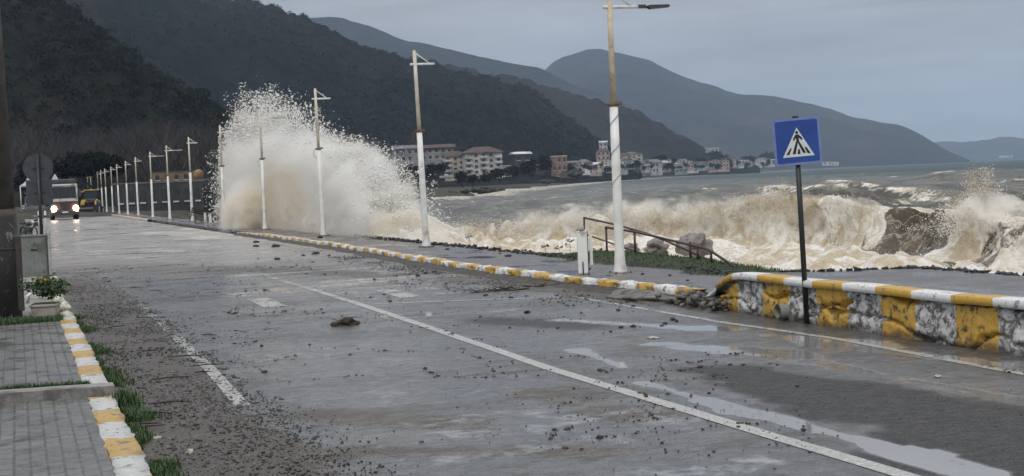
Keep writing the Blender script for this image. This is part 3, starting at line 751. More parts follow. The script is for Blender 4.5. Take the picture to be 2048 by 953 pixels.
# plume at the right end of the breaker
def plume(cx, cy, z0, h, r, N, lean=0):
    nj = 60; jd = rng.normal(size=(nj, 2)) * r * .55; jh = h * rng.uniform(.35, 1.15, nj) * np.exp(-(jd ** 2).sum(1) / (r * r)); j = rng.integers(0, nj, N)
    t = rng.beta(1.1, 1.3, N); w_ = .10 + .30 * t
    return np.stack([cx + jd[j, 0] * (.4 + t) + rng.normal(size=N) * w_ * r * .5 + lean * t, cy + jd[j, 1] * (.4 + t) + rng.normal(size=N) * w_ * r * .5, z0 + jh[j] * t + rng.normal(size=N) * .06], 1)
q = gnd(1995, 395, .6)
P = np.concatenate([plume(q[0] - .5, q[1], -.4, 2.5, .8, 26000, -.3), plume(q[0] - .2, q[1] + 1.0, -.6, 1.7, 1.5, 26000)])
o = clods('wave_plume', P, rng.gamma(1.5, .009, len(P)).clip(.005, .03), None, M['spray'], 1, None, None)
tag(o, 'pointed burst of foam at the right end of the dark breaker', 'wave spray')

# ---- boulders in the surf
for i, (u, v, rx, rz, lab) in enumerate([(1385, 486, .62, .42, 'large grey boulder in the surf behind the stair railing'), (1312, 490, .5, .26, 'low grey boulder to the left of the larger one in the surf'), (1262, 491, .3, .2, 'small wet boulder in the surf just right of the near lamp post')]):
    q = onx(u, v, 20.5 + .4 * i); b = MB(); b.blob((0, 0, 0), (rx * .8, rx, rz), 4, .3, i + 3, fq=1.7)
    o = b.build('boulder', M['rock']); o.location = (q[0], q[1], q[2] - .12); tag(o, lab, 'boulder', 'boulders in the surf')

# ================================================================== HILLS
def spline(px, n):
    px = np.array(px, float); t = np.linspace(0, len(px) - 1, n); i = np.clip(t.astype(int), 0, len(px) - 2); f = (t - i)[:, None]
    p0 = px[np.clip(i - 1, 0, len(px) - 1)]; p1 = px[i]; p2 = px[i + 1]; p3 = px[np.clip(i + 2, 0, len(px) - 1)]
    return .5 * (2 * p1 + (p2 - p0) * f + (2 * p0 - 5 * p1 + 4 * p2 - p3) * f * f + (3 * p1 - p0 - 3 * p2 + p3) * f ** 3)
def hill(label, sil, foot, back, cols, rows, mat, rough, bump, bsz, pw=1.25, seed=0, z0=-.8):
    """sil: (u, v, depth) ridge; foot: how far the slope runs toward the viewer; back: how far it runs away"""
    S = spline(sil, cols); Rg = np.array([at(a, b, c) for a, b, c in S])
    dirs = Rg[:, :2] / np.linalg.norm(Rg[:, :2], axis=1)[:, None]
    fr = np.interp(np.arange(cols), np.linspace(0, cols - 1, len(foot)), foot)
    tt = np.concatenate([np.linspace(0, 1, rows), 1 + np.linspace(0, 1, 14)[1:]])
    V = []
    for t in tt:
        if t <= 1:
            off = -(1 - t) * fr; hgt = t ** pw
        else:
            off = (t - 1) * back * np.ones(cols); hgt = 1 - (t - 1) ** 1.2
        xy = Rg[:, :2] + dirs * off[:, None]
        zc = z0 + (Rg[:, 2] - z0) * hgt
        env = math.sin(math.pi * min(t, 1)) ** .8 if t <= 1 else 0
        rid = 1 - np.abs(2 * fbm(xy[:, 0] / rough, xy[:, 1] / rough, seed, 5) - 1)
        zc = zc + (rid - .75) * env * (Rg[:, 2] - z0) * .42
        zc = zc + bump * (fbm(xy[:, 0] / bsz, xy[:, 1] / bsz, seed + 9, 3) - .5) * min(1, t * 6 + .1) * (1 if t <= 1 else .5)
        V.append(np.stack([xy[:, 0], xy[:, 1], zc], 1))
    V = np.concatenate(V); o = mesh_np('hill', V, grid_faces(cols, len(tt)), mat, smooth=True); tag(o, label, kind='structure')
    return V.reshape(len(tt), cols, 3)
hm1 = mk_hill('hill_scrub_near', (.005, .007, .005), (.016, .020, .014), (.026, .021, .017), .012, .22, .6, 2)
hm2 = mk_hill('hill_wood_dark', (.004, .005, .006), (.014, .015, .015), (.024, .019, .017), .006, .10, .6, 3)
hm3 = mk_hill('hill_wood_mid', (.010, .010, .011), (.024, .022, .021), (.028, .024, .021), .004, .05, .5, 4)
hm4 = mk_hill('hill_far', (.012, .016, .020), (.030, .034, .036), (.044, .040, .036), .003, .03, .5, 6)
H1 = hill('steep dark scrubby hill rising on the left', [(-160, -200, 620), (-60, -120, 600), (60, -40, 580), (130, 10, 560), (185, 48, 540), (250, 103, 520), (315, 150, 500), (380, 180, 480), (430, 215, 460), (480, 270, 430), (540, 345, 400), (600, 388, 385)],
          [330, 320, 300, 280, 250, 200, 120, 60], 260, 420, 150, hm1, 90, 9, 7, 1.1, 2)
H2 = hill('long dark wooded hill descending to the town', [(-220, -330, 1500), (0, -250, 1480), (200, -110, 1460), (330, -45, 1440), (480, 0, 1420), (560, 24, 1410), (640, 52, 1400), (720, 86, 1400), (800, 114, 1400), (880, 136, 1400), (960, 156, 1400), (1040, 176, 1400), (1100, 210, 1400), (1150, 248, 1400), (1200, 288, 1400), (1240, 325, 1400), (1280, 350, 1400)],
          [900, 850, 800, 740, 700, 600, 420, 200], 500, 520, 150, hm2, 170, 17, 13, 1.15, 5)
H3 = hill('darker spur behind the long hill above the village', [(860, 120, 2100), (940, 142, 2080), (1040, 162, 2060), (1130, 184, 2050), (1200, 205, 2040), (1270, 222, 2030), (1330, 252, 2020), (1380, 280, 2010), (1420, 302, 2000), (1470, 326, 1990), (1520, 342, 1980)],
          [700, 650, 500, 350, 180], 600, 260, 90, hm3, 260, 20, 18, 1.1, 8)
H4 = hill('pale hazy hill with its top in the cloud', [(480, 60, 3900), (560, 42, 3850), (620, 36, 3800), (680, 36, 3750), (735, 52, 3700), (800, 78, 3680), (860, 90, 3660), (930, 108, 3640), (1000, 122, 3620), (1080, 138, 3600), (1150, 170, 3580), (1240, 205, 3560), (1350, 262, 3540), (1450, 318, 3520), (1520, 340, 3500)],
          [1300, 1200, 1000, 700, 300], 900, 260, 70, hm4, 420, 9, 60, 1.1, 12)
H5 = hill('big blue hazy mountain sloping to the sea on the right', [(1000, 205, 5600), (1060, 165, 5500), (1110, 122, 5400), (1150, 106, 5300), (1190, 98, 5250), (1240, 107, 5200), (1300, 122, 5150), (1350, 147, 5100), (1420, 170, 5050), (1480, 187, 5000), (1550, 194, 4950), (1610, 205, 4900), (1680, 226, 4850), (1740, 240, 4800), (1800, 252, 4780), (1850, 276, 4750), (1890, 298, 4720), (1940, 322, 4700)],
          [1900, 1700, 1500, 1000, 400], 1500, 320, 80, hm4, 600, 12, 70, 1.1, 16)
H6 = hill('low blue ridge on the far right horizon', [(1780, 330, 8200), (1830, 296, 8200), (1880, 284, 8200), (1940, 284, 8200), (1990, 277, 8200), (2030, 274, 8200), (2080, 282, 8200), (2180, 292, 8200), (2300, 310, 8200), (2400, 330, 8200)],
          [900, 900, 700], 900, 160, 40, hm4, 700, 20, 60, 1.1, 19)

# forest roughness: thousands of crowns on the near hills
def leafy_crowns(P, R0, per, size, hs=1.0, seed=0):
    """leaf-clump quads scattered through each crown's volume -> V, F"""
    N = len(P); d = rng.normal(size=(N, per, 3)); d /= np.linalg.norm(d, axis=2)[..., None]
    rr = rng.random((N, per, 1)) ** .45
    lob = 1 + .35 * np.sin(d[..., 0:1] * 3 + rng.random((N, 1, 1)) * 6) * np.cos(d[..., 1:2] * 4 + rng.random((N, 1, 1)) * 6)
    C = P[:, None, :] + d * rr * lob * np.asarray(R0).reshape(-1, 1, 1) * np.array([1, 1, hs])
    C = C.reshape(-1, 3); K = len(C)
    a = rng.normal(size=(K, 3)); a /= np.linalg.norm(a, axis=1)[:, None]; b_ = np.cross(a, rng.normal(size=(K, 3))); b_ /= np.linalg.norm(b_, axis=1)[:, None]
    s_ = (np.repeat(np.asarray(R0) * np.ones(N), per) * size * rng.uniform(.6, 1.3, K))[:, None]
    V = np.stack([C + a * s_, C + b_ * s_ * .8, C - a * s_, C - b_ * s_ * .8], 1).reshape(-1, 3)
    return V, np.arange(K * 4).reshape(-1, 4)
def on_hill(H, N, t0, t1, c0=0, c1=1):
    r, c, _ = H.shape; rows = 150 if r > 150 else r - 13
    i = (rng.uniform(t0, t1, N) * (rows - 1)).astype(int); j = (rng.uniform(c0, c1, N) * (c - 1)).astype(int); return H[i, j].copy()
P = on_hill(H1, 5200, .25, 1.0); P = P[(P[:, 2] > 3)]; P[:, 2] += 1.2
P[:, 2] -= .8
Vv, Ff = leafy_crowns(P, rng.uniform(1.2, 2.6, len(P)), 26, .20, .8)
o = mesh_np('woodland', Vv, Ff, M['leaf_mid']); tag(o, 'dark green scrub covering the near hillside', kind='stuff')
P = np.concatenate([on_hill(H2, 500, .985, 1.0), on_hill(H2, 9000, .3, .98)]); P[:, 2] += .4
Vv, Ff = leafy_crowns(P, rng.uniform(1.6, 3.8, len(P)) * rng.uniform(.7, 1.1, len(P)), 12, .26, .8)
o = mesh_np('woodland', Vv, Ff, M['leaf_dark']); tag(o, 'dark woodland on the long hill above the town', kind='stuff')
# bare winter woodland at the foot of the near hill
def bare_trees(P, Hh, per=46):
    V = []; N = len(P)
    for p, h in zip(P, Hh):
        for k in range(per):
            t0 = rng.uniform(.08, .6); an = rng.uniform(0, 6.28); ln = h * rng.uniform(.2, .5); sp_ = rng.uniform(.2, 1.0)
            a = p + np.array([0, 0, h * t0]) + rng.normal(size=3) * [h * .04, h * .04, 0]
            b_ = a + np.array([math.cos(an) * sp_, math.sin(an) * sp_, .8]) * ln; w_ = h * .004 + .012
            wd = np.array([math.sin(an * 3 + k), math.cos(an * 3 + k), 0]) * w_
            V += [a - wd, a + wd, b_ + wd * .3, b_ - wd * .3]
    return np.array(V), np.arange(len(V)).reshape(-1, 4)
P = np.array([at(rng.uniform(20, 470), 395, rng.uniform(245, 420)) for _ in range(420)])
P[:, 2] = 0 + np.clip((np.linalg.norm(P[:, :2], axis=1) - 250) * .09, 0, 30)
Vv, Ff = bare_trees(P, rng.uniform(7, 13, len(P)), 60)
o = mesh_np('woodland', Vv, Ff, M['twig']); tag(o, 'bare brown winter trees at the foot of the near hill', kind='stuff')

# ================================================================== TREES (things)
def tree(u, vb, depth, hpx, wpx, label, mat='leaf_dark', shape='round', grp='trees among the houses', per=160):
    b0 = at(u, vb, depth); s = depth / F; h = hpx * s; r = wpx * s / 2
    t = empty('tree', tuple(b0)); tag(t, label, 'tree', grp)
    b = MB(); b.tube([(0, 0, -.6), (.03 * h, 0, h * .35), (0, .03 * h, h * .75)], [h * .045, h * .032, h * .012], 7)
    for k in range(4):
        a = k * 1.6 + u; b.tube([(0, 0, h * .35), (math.cos(a) * r * .5, math.sin(a) * r * .5, h * .68)], [h * .018, h * .006], 5)
    b.build('trunk', M['bark'], t)
    if shape == 'dome':
        n_ = 26; a = rng.uniform(0, 6.28, n_); rr = np.sqrt(rng.random(n_)) * r * .8
        P = np.stack([rr * np.cos(a), rr * np.sin(a), h * .60 + (1 - (rr / r) ** 2) * h * .24], 1); Rr = rng.uniform(.22, .36, n_) * r
    else:
        n_ = 9; P = rng.normal(size=(n_, 3)) * [r * .4, r * .4, h * .13] + [0, 0, h * .62]; Rr = rng.uniform(.38, .6, n_) * r
    Vv, Ff = leafy_crowns(P, Rr, per, .16, .8 if shape == 'dome' else max(.8, h / r * .38)); mesh_np('crown', Vv, Ff, M[mat], t); return t

# ================================================================== BUILDINGS
def cmat(name, c, **k):
    if name not in M: M[name] = simple(name, c, .8, .14, .35, dirt=tuple(x * .6 for x in c), dsc=.25, **k)
    return M[name]
WALLC = dict(white=(.48, .47, .45), cream=(.42, .38, .31), pink=(.40, .30, .27), grey=(.26, .26, .26), green=(.24, .29, .26), brick=(.20, .13, .10), blue=(.30, .34, .40), ochre=(.22, .15, .08), dark=(.045, .044, .044))
ROOFC = dict(red=(.085, .055, .05), brown=(.09, .065, .055), pale=(.40, .41, .43), grey=(.15, .15, .16), snow=(.55, .57, .60))
WIN = {}
def building(name, u, vb, depth, wpx, hpx, label, wall='white', roof='red', rtype='hip', floors=2, cols=3, rot=0.0, dpx=None, balc=False, grp='houses of the shore town'):
    b0 = at(u, vb, depth); s = depth / F; W = wpx * s; Hh = hpx * s; D = (dpx or wpx * .8) * s
    face = math.atan2(b0[0], b0[1])
    t = empty(name, tuple(b0), -face + rot); tag(t, label, 'building' if name != 'house' else 'house', grp)
    rh = Hh * .22 if rtype != 'flat' else Hh * .05
    wh = Hh - rh
    wm = cmat('wall_' + wall, WALLC[wall]); rm = cmat('roof_' + roof, ROOFC[roof])
    b = MB(); b.box((0, 0, (wh - 2) / 2), (W, D, wh + 2)); b.build('wall', wm, t)
    b = MB(); e = W * .06
    if rtype == 'hip':
        a = [(-W / 2 - e, -D / 2 - e), (W / 2 + e, -D / 2 - e), (W / 2 + e, D / 2 + e), (-W / 2 - e, D / 2 + e)]
        lo = [b.bm.verts.new((p, q, wh + .003)) for p, q in a]; r1 = b.bm.verts.new((-W * .22, 0, Hh)); r2 = b.bm.verts.new((W * .22, 0, Hh))
        for f in ((lo[0], lo[1], r2, r1), (lo[1], lo[2], r2), (lo[2], lo[3], r1, r2), (lo[3], lo[0], r1), (lo[3], lo[2], lo[1], lo[0])): b.bm.faces.new(f)
    elif rtype == 'gable':
        b.prism([(-D / 2 - e, 0), (D / 2 + e, 0), (0, rh)], -W / 2 - e, W / 2 + e, M=Matrix.Translation((0, 0, wh + .003)) @ Matrix(((0, 0, 1, 0), (1, 0, 0, 0), (0, 1, 0, 0), (0, 0, 0, 1))))
    elif rtype == 'shed':
        b.prism([(-D / 2 - e, 0), (D / 2 + e, 0), (D / 2 + e, rh), (-D / 2 - e, rh * .3)], -W / 2 - e, W / 2 + e, M=Matrix.Translation((0, 0, wh + .003)) @ Matrix(((0, 0, 1, 0), (1, 0, 0, 0), (0, 1, 0, 0), (0, 0, 0, 1))))
    else:
        b.box((0, 0, wh + rh / 2 + .003), (W * 1.04, D * 1.04, rh))
    b.build('roof', rm, t)
    if floors and cols:
        fh = wh / floors; ww = W / cols * .42; hh = fh * .48
        b = MB(); b.box((0, 0, 0), (ww, .10, hh)); w0 = b.build('window', M['glass_dark'], t)
        b = MB(); b.box((0, -.07, -hh * .55), (ww * 1.25, .22, hh * .1 + .05)); s0 = b.build('sill', cmat('sill', (.5, .5, .48)), w0)
        first = True
        for fl in range(floors):
            for c in range(cols):
                if rnd.random() < .08: continue
                if first: q = w0; first = False
                else:
                    q = w0.copy(); link(q); q.parent = t; q2 = s0.copy(); link(q2); q2.parent = q
                q.location = (-W / 2 + (c + .5) * W / cols, -D / 2 - .03, fh * (fl + .52))
        if balc:
            for fl in range(1, floors):
                for c in range(0, cols, 2):
                    b = MB(); bw = W / cols * .95; b.box((0, -.7, 0), (bw, 1.4, .18)); b.box((0, -1.36, .5), (bw, .1, .9))
                    k = b.build('balcony', cmat('wall_white', WALLC['white']), t); k.location = (-W / 2 + (c + .5) * W / cols, -D / 2, fh * fl)
    return t
B = [
 ('apartment_block', 965, 350, 640, 74, 56, 'largest apartment block with white balconies and red roof', 'white', 'red', 'hip', 4, 5, .12, 60, True),
 ('apartment_block', 912, 353, 650, 44, 50, 'cream apartment block beside the largest one, on its left', 'cream', 'brown', 'hip', 4, 3, .0, 40, True),
 ('apartment_block', 862, 322, 700, 90, 32, 'long pale building with a dark red roof left of the apartments', 'grey', 'red', 'gable', 2, 7, -.05, 40, False),
 ('hall', 812, 325, 690, 50, 34, 'grey hall at the left end of the town, next to the spray', 'grey', 'grey', 'gable', 2, 4, .1, 40, False),
 ('house', 1042, 326, 640, 36, 22, 'house with a pale blue metal roof right of the apartments', 'dark', 'snow', 'gable', 1, 2, .3, 30, False),
 ('house', 1012, 345, 620, 20, 14, 'small white annex at the foot of the house with the pale roof', 'white', 'grey', 'shed', 1, 1, 0, None, False),
 ('house', 1118, 345, 760, 30, 33, 'boxy dark house with a flat white roof edge', 'brick', 'snow', 'flat', 2, 3, .15, None, False),
 ('house', 1148, 344, 900, 24, 22, 'grey gabled house next to the boxy dark house', 'blue', 'grey', 'gable', 2, 2, -.3, None, False),
 ('house', 1168, 345, 980, 24, 26, 'pale two storey house left of the near lamp post', 'white', 'grey', 'hip', 2, 3, .2, None, False),
 ('house', 1192, 347, 1000, 22, 22, 'small white roofed house left of the near lamp post by the shore', 'grey', 'snow', 'gable', 2, 2, -.2, None, False),
 ('house', 1207, 302, 1150, 16, 20, 'tall narrow white house high on the slope behind the near lamp post', 'white', 'snow', 'shed', 2, 2, 0, None, False),
 ('house', 1206, 322, 1100, 26, 24, 'pink house on the slope under the tall narrow white one', 'pink', 'red', 'hip', 2, 3, .1, None, False),
 ('house', 1250, 330, 1150, 24, 24, 'brown roofed pink house just right of the near lamp post', 'pink', 'brown', 'hip', 2, 3, 0, None, False),
 ('house', 1262, 318, 1250, 18, 14, 'cream house highest on the slope right of the near lamp post', 'cream', 'grey', 'hip', 2, 2, .2, None, False),
 ('house', 1276, 322, 1250, 18, 16, 'cream house beside the highest one on the slope', 'cream', 'brown', 'hip', 2, 2, -.2, None, False),
 ('house', 1244, 345, 1100, 22, 18, 'white shore house with its gable to the water', 'white', 'grey', 'gable', 1, 2, 1.2, None, False),
 ('house', 1290, 338, 1200, 20, 18, 'brick house between the cream houses and the domed roof', 'brick', 'brown', 'hip', 2, 2, .1, None, False),
 ('house', 1305, 347, 1200, 32, 28, 'light house with a broad grey gable near the water', 'white', 'grey', 'gable', 2, 3, .9, None, False),
 ('hall', 1324, 341, 1260, 34, 19, 'wide hall with a pale roof and a white corner', 'grey', 'pale', 'hip', 1, 4, 0, None, False),
 ('house', 1340, 336, 1350, 14, 10, 'tiny white house right of the wide hall', 'white', 'grey', 'hip', 1, 2, 0, None, False),
 ('house', 1362, 346, 1400, 24, 10, 'low pale green shore house', 'green', 'pale', 'gable', 1, 3, .1, None, False),
 ('house', 1378, 332, 1500, 14, 11, 'white cottage standing behind the low shore houses', 'white', 'brown', 'hip', 1, 2, .1, None, False),
 ('house', 1386, 343, 1450, 22, 9, 'long white low house by the water', 'white', 'grey', 'gable', 1, 3, 0, None, False),
 ('house', 1404, 338, 1500, 18, 15, 'cream gabled house left of the big pink block', 'cream', 'red', 'gable', 2, 2, -.2, None, False),
 ('apartment_block', 1437, 341, 1550, 40, 20, 'big pink block at the right end of the village', 'pink', 'grey', 'flat', 3, 6, .12, None, False),
 ('house', 1424, 302, 1800, 22, 6, 'pale roofed house alone on the spur above the village', 'white', 'snow', 'shed', 1, 2, .4, None, False),
 ('house', 1468, 336, 2100, 10, 6, 'white hut right of the big pink block', 'white', 'grey', 'gable', 1, 1, 0, None, False),
 ('house', 1490, 333, 2200, 24, 13, 'white building with a pale flat roof across the bay', 'white', 'snow', 'flat', 2, 4, 0, None, False),
 ('house', 1515, 334, 2300, 18, 9, 'cream house left of the crossing sign, far across the bay', 'cream', 'red', 'hip', 1, 2, 0, None, False),
 ('house', 1540, 332, 2400, 20, 9, 'white row of sheds at the edge of the crossing sign', 'white', 'grey', 'gable', 1, 3, 0, None, False),
 ('house', 1655, 330, 3400, 20, 6, 'white harbour shed just right of the crossing sign', 'white', 'pale', 'flat', 1, 2, 0, None, False),
 ('house', 1672, 330, 3400, 10, 5, 'small white hut at the end of the far shore', 'white', 'snow', 'gable', 1, 1, 0, None, False),
 ('house', 1902, 318, 5400, 14, 5, 'white speck of a building at the tip of the mountain', 'white', 'snow', 'gable', 1, 1, 0, None, False),
 ('house', 2012, 315, 7000, 26, 4, 'long white building on the far right shore', 'white', 'snow', 'flat', 1, 2, 0, None, False),
]
for q in B:
    building(q[0], q[1], q[2], q[3], q[4], q[5], q[6], q[7], q[8], q[9], q[10], q[11], q[12], q[13], q[14])
for k in range(46):
    u = 1070 + 480 * (k + .5) / 46 + rnd.uniform(-4, 4); dd = float(np.interp(u, [1070, 1180, 1300, 1430, 1560], [720, 860, 1180, 1500, 2250])) * rnd.uniform(1.0, 1.04)
    vb = float(np.interp(u, [1070, 1180, 1300, 1430, 1560], [350, 343, 341, 336, 331])) - rnd.choice([0, 2, 4, 8, 13]) * float(np.interp(u, [1070, 1300, 1560], [1, .9, .3]))
    building('house', u, vb, dd, rnd.uniform(9, 18), rnd.uniform(8, 13), 'little plain house packed into the village strip along the far shore', rnd.choice(['white', 'grey', 'cream', 'grey', 'white', 'pink', 'blue', 'dark']), rnd.choice(['grey', 'brown', 'red', 'pale', 'grey']), rnd.choice(['gable', 'hip', 'flat']), rnd.choice([1, 2]), 2, rnd.uniform(-.6, .6), None, False, 'little houses of the village strip')
# ochre shed and walls behind the distant lamps
building('shed', 352, 366, 222, 92, 22, 'ochre shed with a pale roof behind the lamp posts', 'ochre', 'grey', 'flat', 1, 5, .05, 60, False, None)
b0 = at(398, 364, 220); tk = empty('storage_tank', tuple(b0)); tag(tk, 'rounded ochre tank at the right end of the ochre shed', 'tank')
b = MB(); b.tube([(0, 0, 0), (0, 0, 1.35), (0, 0, 1.75), (0, 0, 1.9)], [.72, .72, .5, .1], 20); b.build('tank_body', cmat('wall_ochre2', (.27, .17, .07)), tk)
building('warehouse', 320, 418, 208, 170, 54, 'long dark low warehouse behind the distant lamp posts', 'dark', 'grey', 'flat', 1, 8, 0, 60, False, None)
building('warehouse', 420, 420, 215, 60, 62, 'dark block half hidden by the bursting wave', 'dark', 'grey', 'flat', 2, 5, .1, 60, False, None)
building('house', 70, 415, 260, 40, 30, 'grey low building behind the white marquee', 'grey', 'pale', 'shed', 1, 3, 0, 40, False, None)

# trees among houses
for i, (u, vb, dd, hp, wp, lab) in enumerate([
 (880, 356, 560, 34, 40, 'rounded dark tree under the long pale building'), (925, 372, 540, 30, 36, 'dark tree at the foot of the cream apartment block'),
 (855, 368, 540, 40, 40, 'dark tree left of the apartments beside the second lamp post'), (1000, 362, 580, 26, 40, 'low dark tree at the right foot of the largest apartment block'),
 (1060, 352, 620, 34, 44, 'broad dark tree right of the house with the pale blue roof'), (1088, 352, 640, 38, 36, 'dark tree left of the boxy dark house'),
 (1030, 356, 600, 24, 36, 'bushy tree below the house with the pale blue roof'), (1140, 356, 800, 22, 30, 'dark bush in front of the grey gabled house'),
 (1180, 340, 1050, 24, 22, 'tree between the pale houses left of the near lamp post'), (1228, 346, 1050, 18, 20, 'tree hidden partly by the near lamp post'),
 (1268, 347, 1150, 24, 26, 'dark tree on the shore right of the near lamp post'), (1344, 343, 1280, 14, 18, 'small tree between the wide hall and the low shore house'),
 (1366, 336, 1400, 16, 22, 'dark tree above the low shore houses'), (1400, 330, 1560, 12, 22, 'tree above the cream gabled house'),
 (1455, 336, 1700, 16, 22, 'dark tree right of the big pink block'), (1436, 324, 1750, 18, 40, 'clump on the spur over the pink block'),
 (1500, 328, 2300, 14, 26, 'dark tree behind the pale flat roofed building'), (1530, 330, 2350, 22, 44, 'reddish round tree left of the crossing sign'),
 (1110, 322, 900, 22, 30, 'tree on the slope above the boxy dark house'), (1320, 326, 1400, 14, 30, 'tree rising behind the wide hall'),
 (945, 372, 540, 22, 30, 'low tree in front of the largest apartment block'), (820, 372, 540, 46, 44, 'dark tree at the edge of the bursting wave'), (975, 368, 560, 20, 34, 'hedge like tree below the balconies')]):
    tree(u, vb, dd, hp, wp, lab, 'leaf_dark' if i % 3 else 'leaf_mid')
for k in range(34):
    u = 1060 + 500 * (k + .5) / 34 + rnd.uniform(-5, 5); dd = float(np.interp(u, [1060, 1180, 1300, 1430, 1560], [710, 850, 1160, 1480, 2230]))
    vb = float(np.interp(u, [1060, 1180, 1300, 1430, 1560], [356, 348, 344, 339, 333])) - rnd.choice([0, 3, 8])
    tree(u, vb, dd, rnd.uniform(9, 17), rnd.uniform(12, 26) * float(np.interp(u, [1060, 1560], [1.2, .8])), 'dark bushy tree in the village strip along the far shore', 'leaf_dark', 'round', 'bushy trees of the village strip', 70)
tree(190, 418, 225, 115, 150, 'broad dark domed pine behind the truck and digger', 'leaf_dark', 'dome', None, 420)
tree(45, 400, 240, 90, 60, 'dark tree beside the utility pole behind the marquee', 'leaf_dark', 'round', None, 300)
tree(330, 410, 320, 50, 90, 'bushy dark tree behind the ochre shed', 'leaf_mid', 'round', None, 260)

# breakwater rocks near the town shore, each its own
for i, (u, v, wd, ht) in enumerate([(965, 382, 16, 10), (982, 384, 18, 13), (1000, 384, 16, 11), (948, 381, 12, 7), (930, 384, 14, 6), (1140, 352, 34, 14), (1092, 364, 22, 5), (905, 388, 18, 7), (884, 389, 14, 6)]):
    dd = 430 if i not in (5, 6) else 700
    q = at(u, v, dd); s = dd / F; b = MB(); b.blob((0, 0, 0), (wd * s * .6, wd * s * .5, ht * s * .7), 3, .35, i + 20, fq=1.8); o = b.build('boulder', M['dark_rock']); o.location = tuple(q)
    tag(o, ['angular breakwater rock', 'tallest angular breakwater rock', 'breakwater rock at the right end of the heap', 'small breakwater rock', 'low breakwater rock'][i % 5] + [' left of the tallest one', ' below the largest apartment block', ' nearest the open water', ' under the cream block', ' beside the small one', ' on the village shore', ' on the beach', ' right of the second lamp post', ' closest to the second lamp post'][i], 'rock', 'rocks on the town shore')
# pale boats/shelter on the town beach
for u, v, wp, lab in [(893, 357, 28, 'long white boat hauled out below the long pale building'), (868, 370, 14, 'short white boat hauled out lower on the beach')]:
    q = at(u, v, 500); s = 500 / F; t = empty('boat', tuple(q), -math.atan2(q[0], q[1])); tag(t, lab, 'boat', 'boats on the town beach'); L = wp * s
    b = MB(); rows = []
    for k in range(9):
        f = k / 8; wv = .9 * math.sin(math.pi * min(1, f * .9 + .12)) ** .6; rows.append([b.bm.verts.new((-L / 2 + L * f, y_ * wv, z_ + .25 * f * f)) for y_, z_ in ((-1, .9), (-.8, .2), (0, 0), (.8, .2), (1, .9))])
    for a, c in zip(rows, rows[1:]):
        for j in range(4): b.bm.faces.new((a[j], a[j + 1], c[j + 1], c[j]))
        b.bm.faces.new((a[4], a[0], c[0], c[4]))
    b.bm.faces.new(rows[0]); b.bm.faces.new(rows[-1][::-1]); b.build('hull', M['canvas'], t)
    b = MB(); b.box((0, 0, 1.15), (L * .3, 1.0, .6), bev=.08); b.build('cabin', M['canvas'], t)

# wind turbines and pylon
for u, v, lab in [(1733, 236, 'left wind turbine on the mountain ridge'), (1803, 254, 'right wind turbine on the mountain ridge')]:
    q = at(u, v, 4820); t = empty('wind_turbine', tuple(q), -math.atan2(q[0], q[1])); tag(t, lab, 'wind turbine', 'wind turbines on the ridge')
    b = MB(); b.tube([(0, 0, -14), (0, 0, 27)], [1.3, .8], 8); b.build('tower', M['white_paint'], t)
    b = MB(); b.box((0, 0, 27.6), (2, 5, 2), bev=.4); b.build('nacelle', M['white_paint'], t)
    for k in range(3):
        a = k * 2.094 + .3; b = MB(); b.tube([(0, -3, 27.6), (math.sin(a) * 9, -3, 27.6 + math.cos(a) * 9), (math.sin(a) * 18, -3, 27.6 + math.cos(a) * 18)], [.7, .55, .12], 6); b.build('blade', M['white_paint'], t)
q = at(815, 121, 3620); t = empty('power_pylon', tuple(q)); tag(t, 'lattice power pylon on the hazy hill above the second lamp post', 'pylon')
b = MB()
for sx_, sy_ in ((-1, -1), (1, -1), (1, 1), (-1, 1)): b.tube([(4 * sx_, 4 * sy_, -20), (.6 * sx_, .6 * sy_, 36)], .45, 5)
for k in range(6): z_ = k * 6; w_ = 4 - (z_ + 20) * .06; b.tube([(-w_, -w_, z_), (w_, -w_, z_ + 6)], .3, 4); b.tube([(w_, w_, z_), (-w_, w_, z_ + 6)], .3, 4)
for z_ in (22, 28, 34): b.tube([(-7, 0, z_), (7, 0, z_)], .45, 5)
b.build('lattice', M['dark_metal'], t)

# ================================================================== LAMP POSTS
def lamp_proto():
    t = empty('lamp_post')
    b = MB(); b.box((0, 0, .012), (.42, .42, .024), bev=.006)
    for a, c in ((1, 1), (1, -1), (-1, 1), (-1, -1)): b.tube([(.16 * a, .16 * c, .02), (.16 * a, .16 * c, .06)], .018, 6)
    b.build('base_plate', M['rusty'], t)
    b = MB(); b.tube([(0, 0, .024), (0, 0, .06), (0, 0, .22), (0, 0, .55), (0, 0, 2.2), (0, 0, 3.6)], [.15, .145, .115, .098, .092, .086], 18); b.build('lower_tube', M['white_paint'], t)
    b = MB(); b.tube([(0, 0, 3.57), (0, 0, 3.66)], .094, 16); b.box((.13, 0, 3.64), (.10, .05, .07), bev=.01); b.box((-.12, -.02, 3.62), (.08, .04, .05), bev=.01)
    b.tube([(-.12, 0, 3.62), (-.22, .02, 3.5), (-.2, .03, 3.3), (-.1, 0, 3.22)], .012, 5); b.build('collar', M['rusty'], t)
    b = MB(); b.tube([(0, 0, 3.6), (0, 0, 5.0), (0, 0, 6.08)], [.062, .058, .055], 14); b.tube([(0, 0, 6.08), (0, 0, 6.12)], [.058, .02], 12); b.build('upper_tube', M['pole_upper'], t)
    b = MB(); b.tube([(-.16, 0, 5.68), (.62, 0, 5.68)], .035, 8); b.build('cross_arm', M['white_paint'], t)
    b = MB(); b.tube([(0, 0, 6.05), (.46, 0, 5.70)], .02, 8); b.build('brace', M['white_paint'], t)
    return t
LP = lamp_proto()
us = [1238, 853, 648, 531, 449, 385, 340, 306, 277, 256, 239, 226, 214, 206, 199, 192, 185, 178]
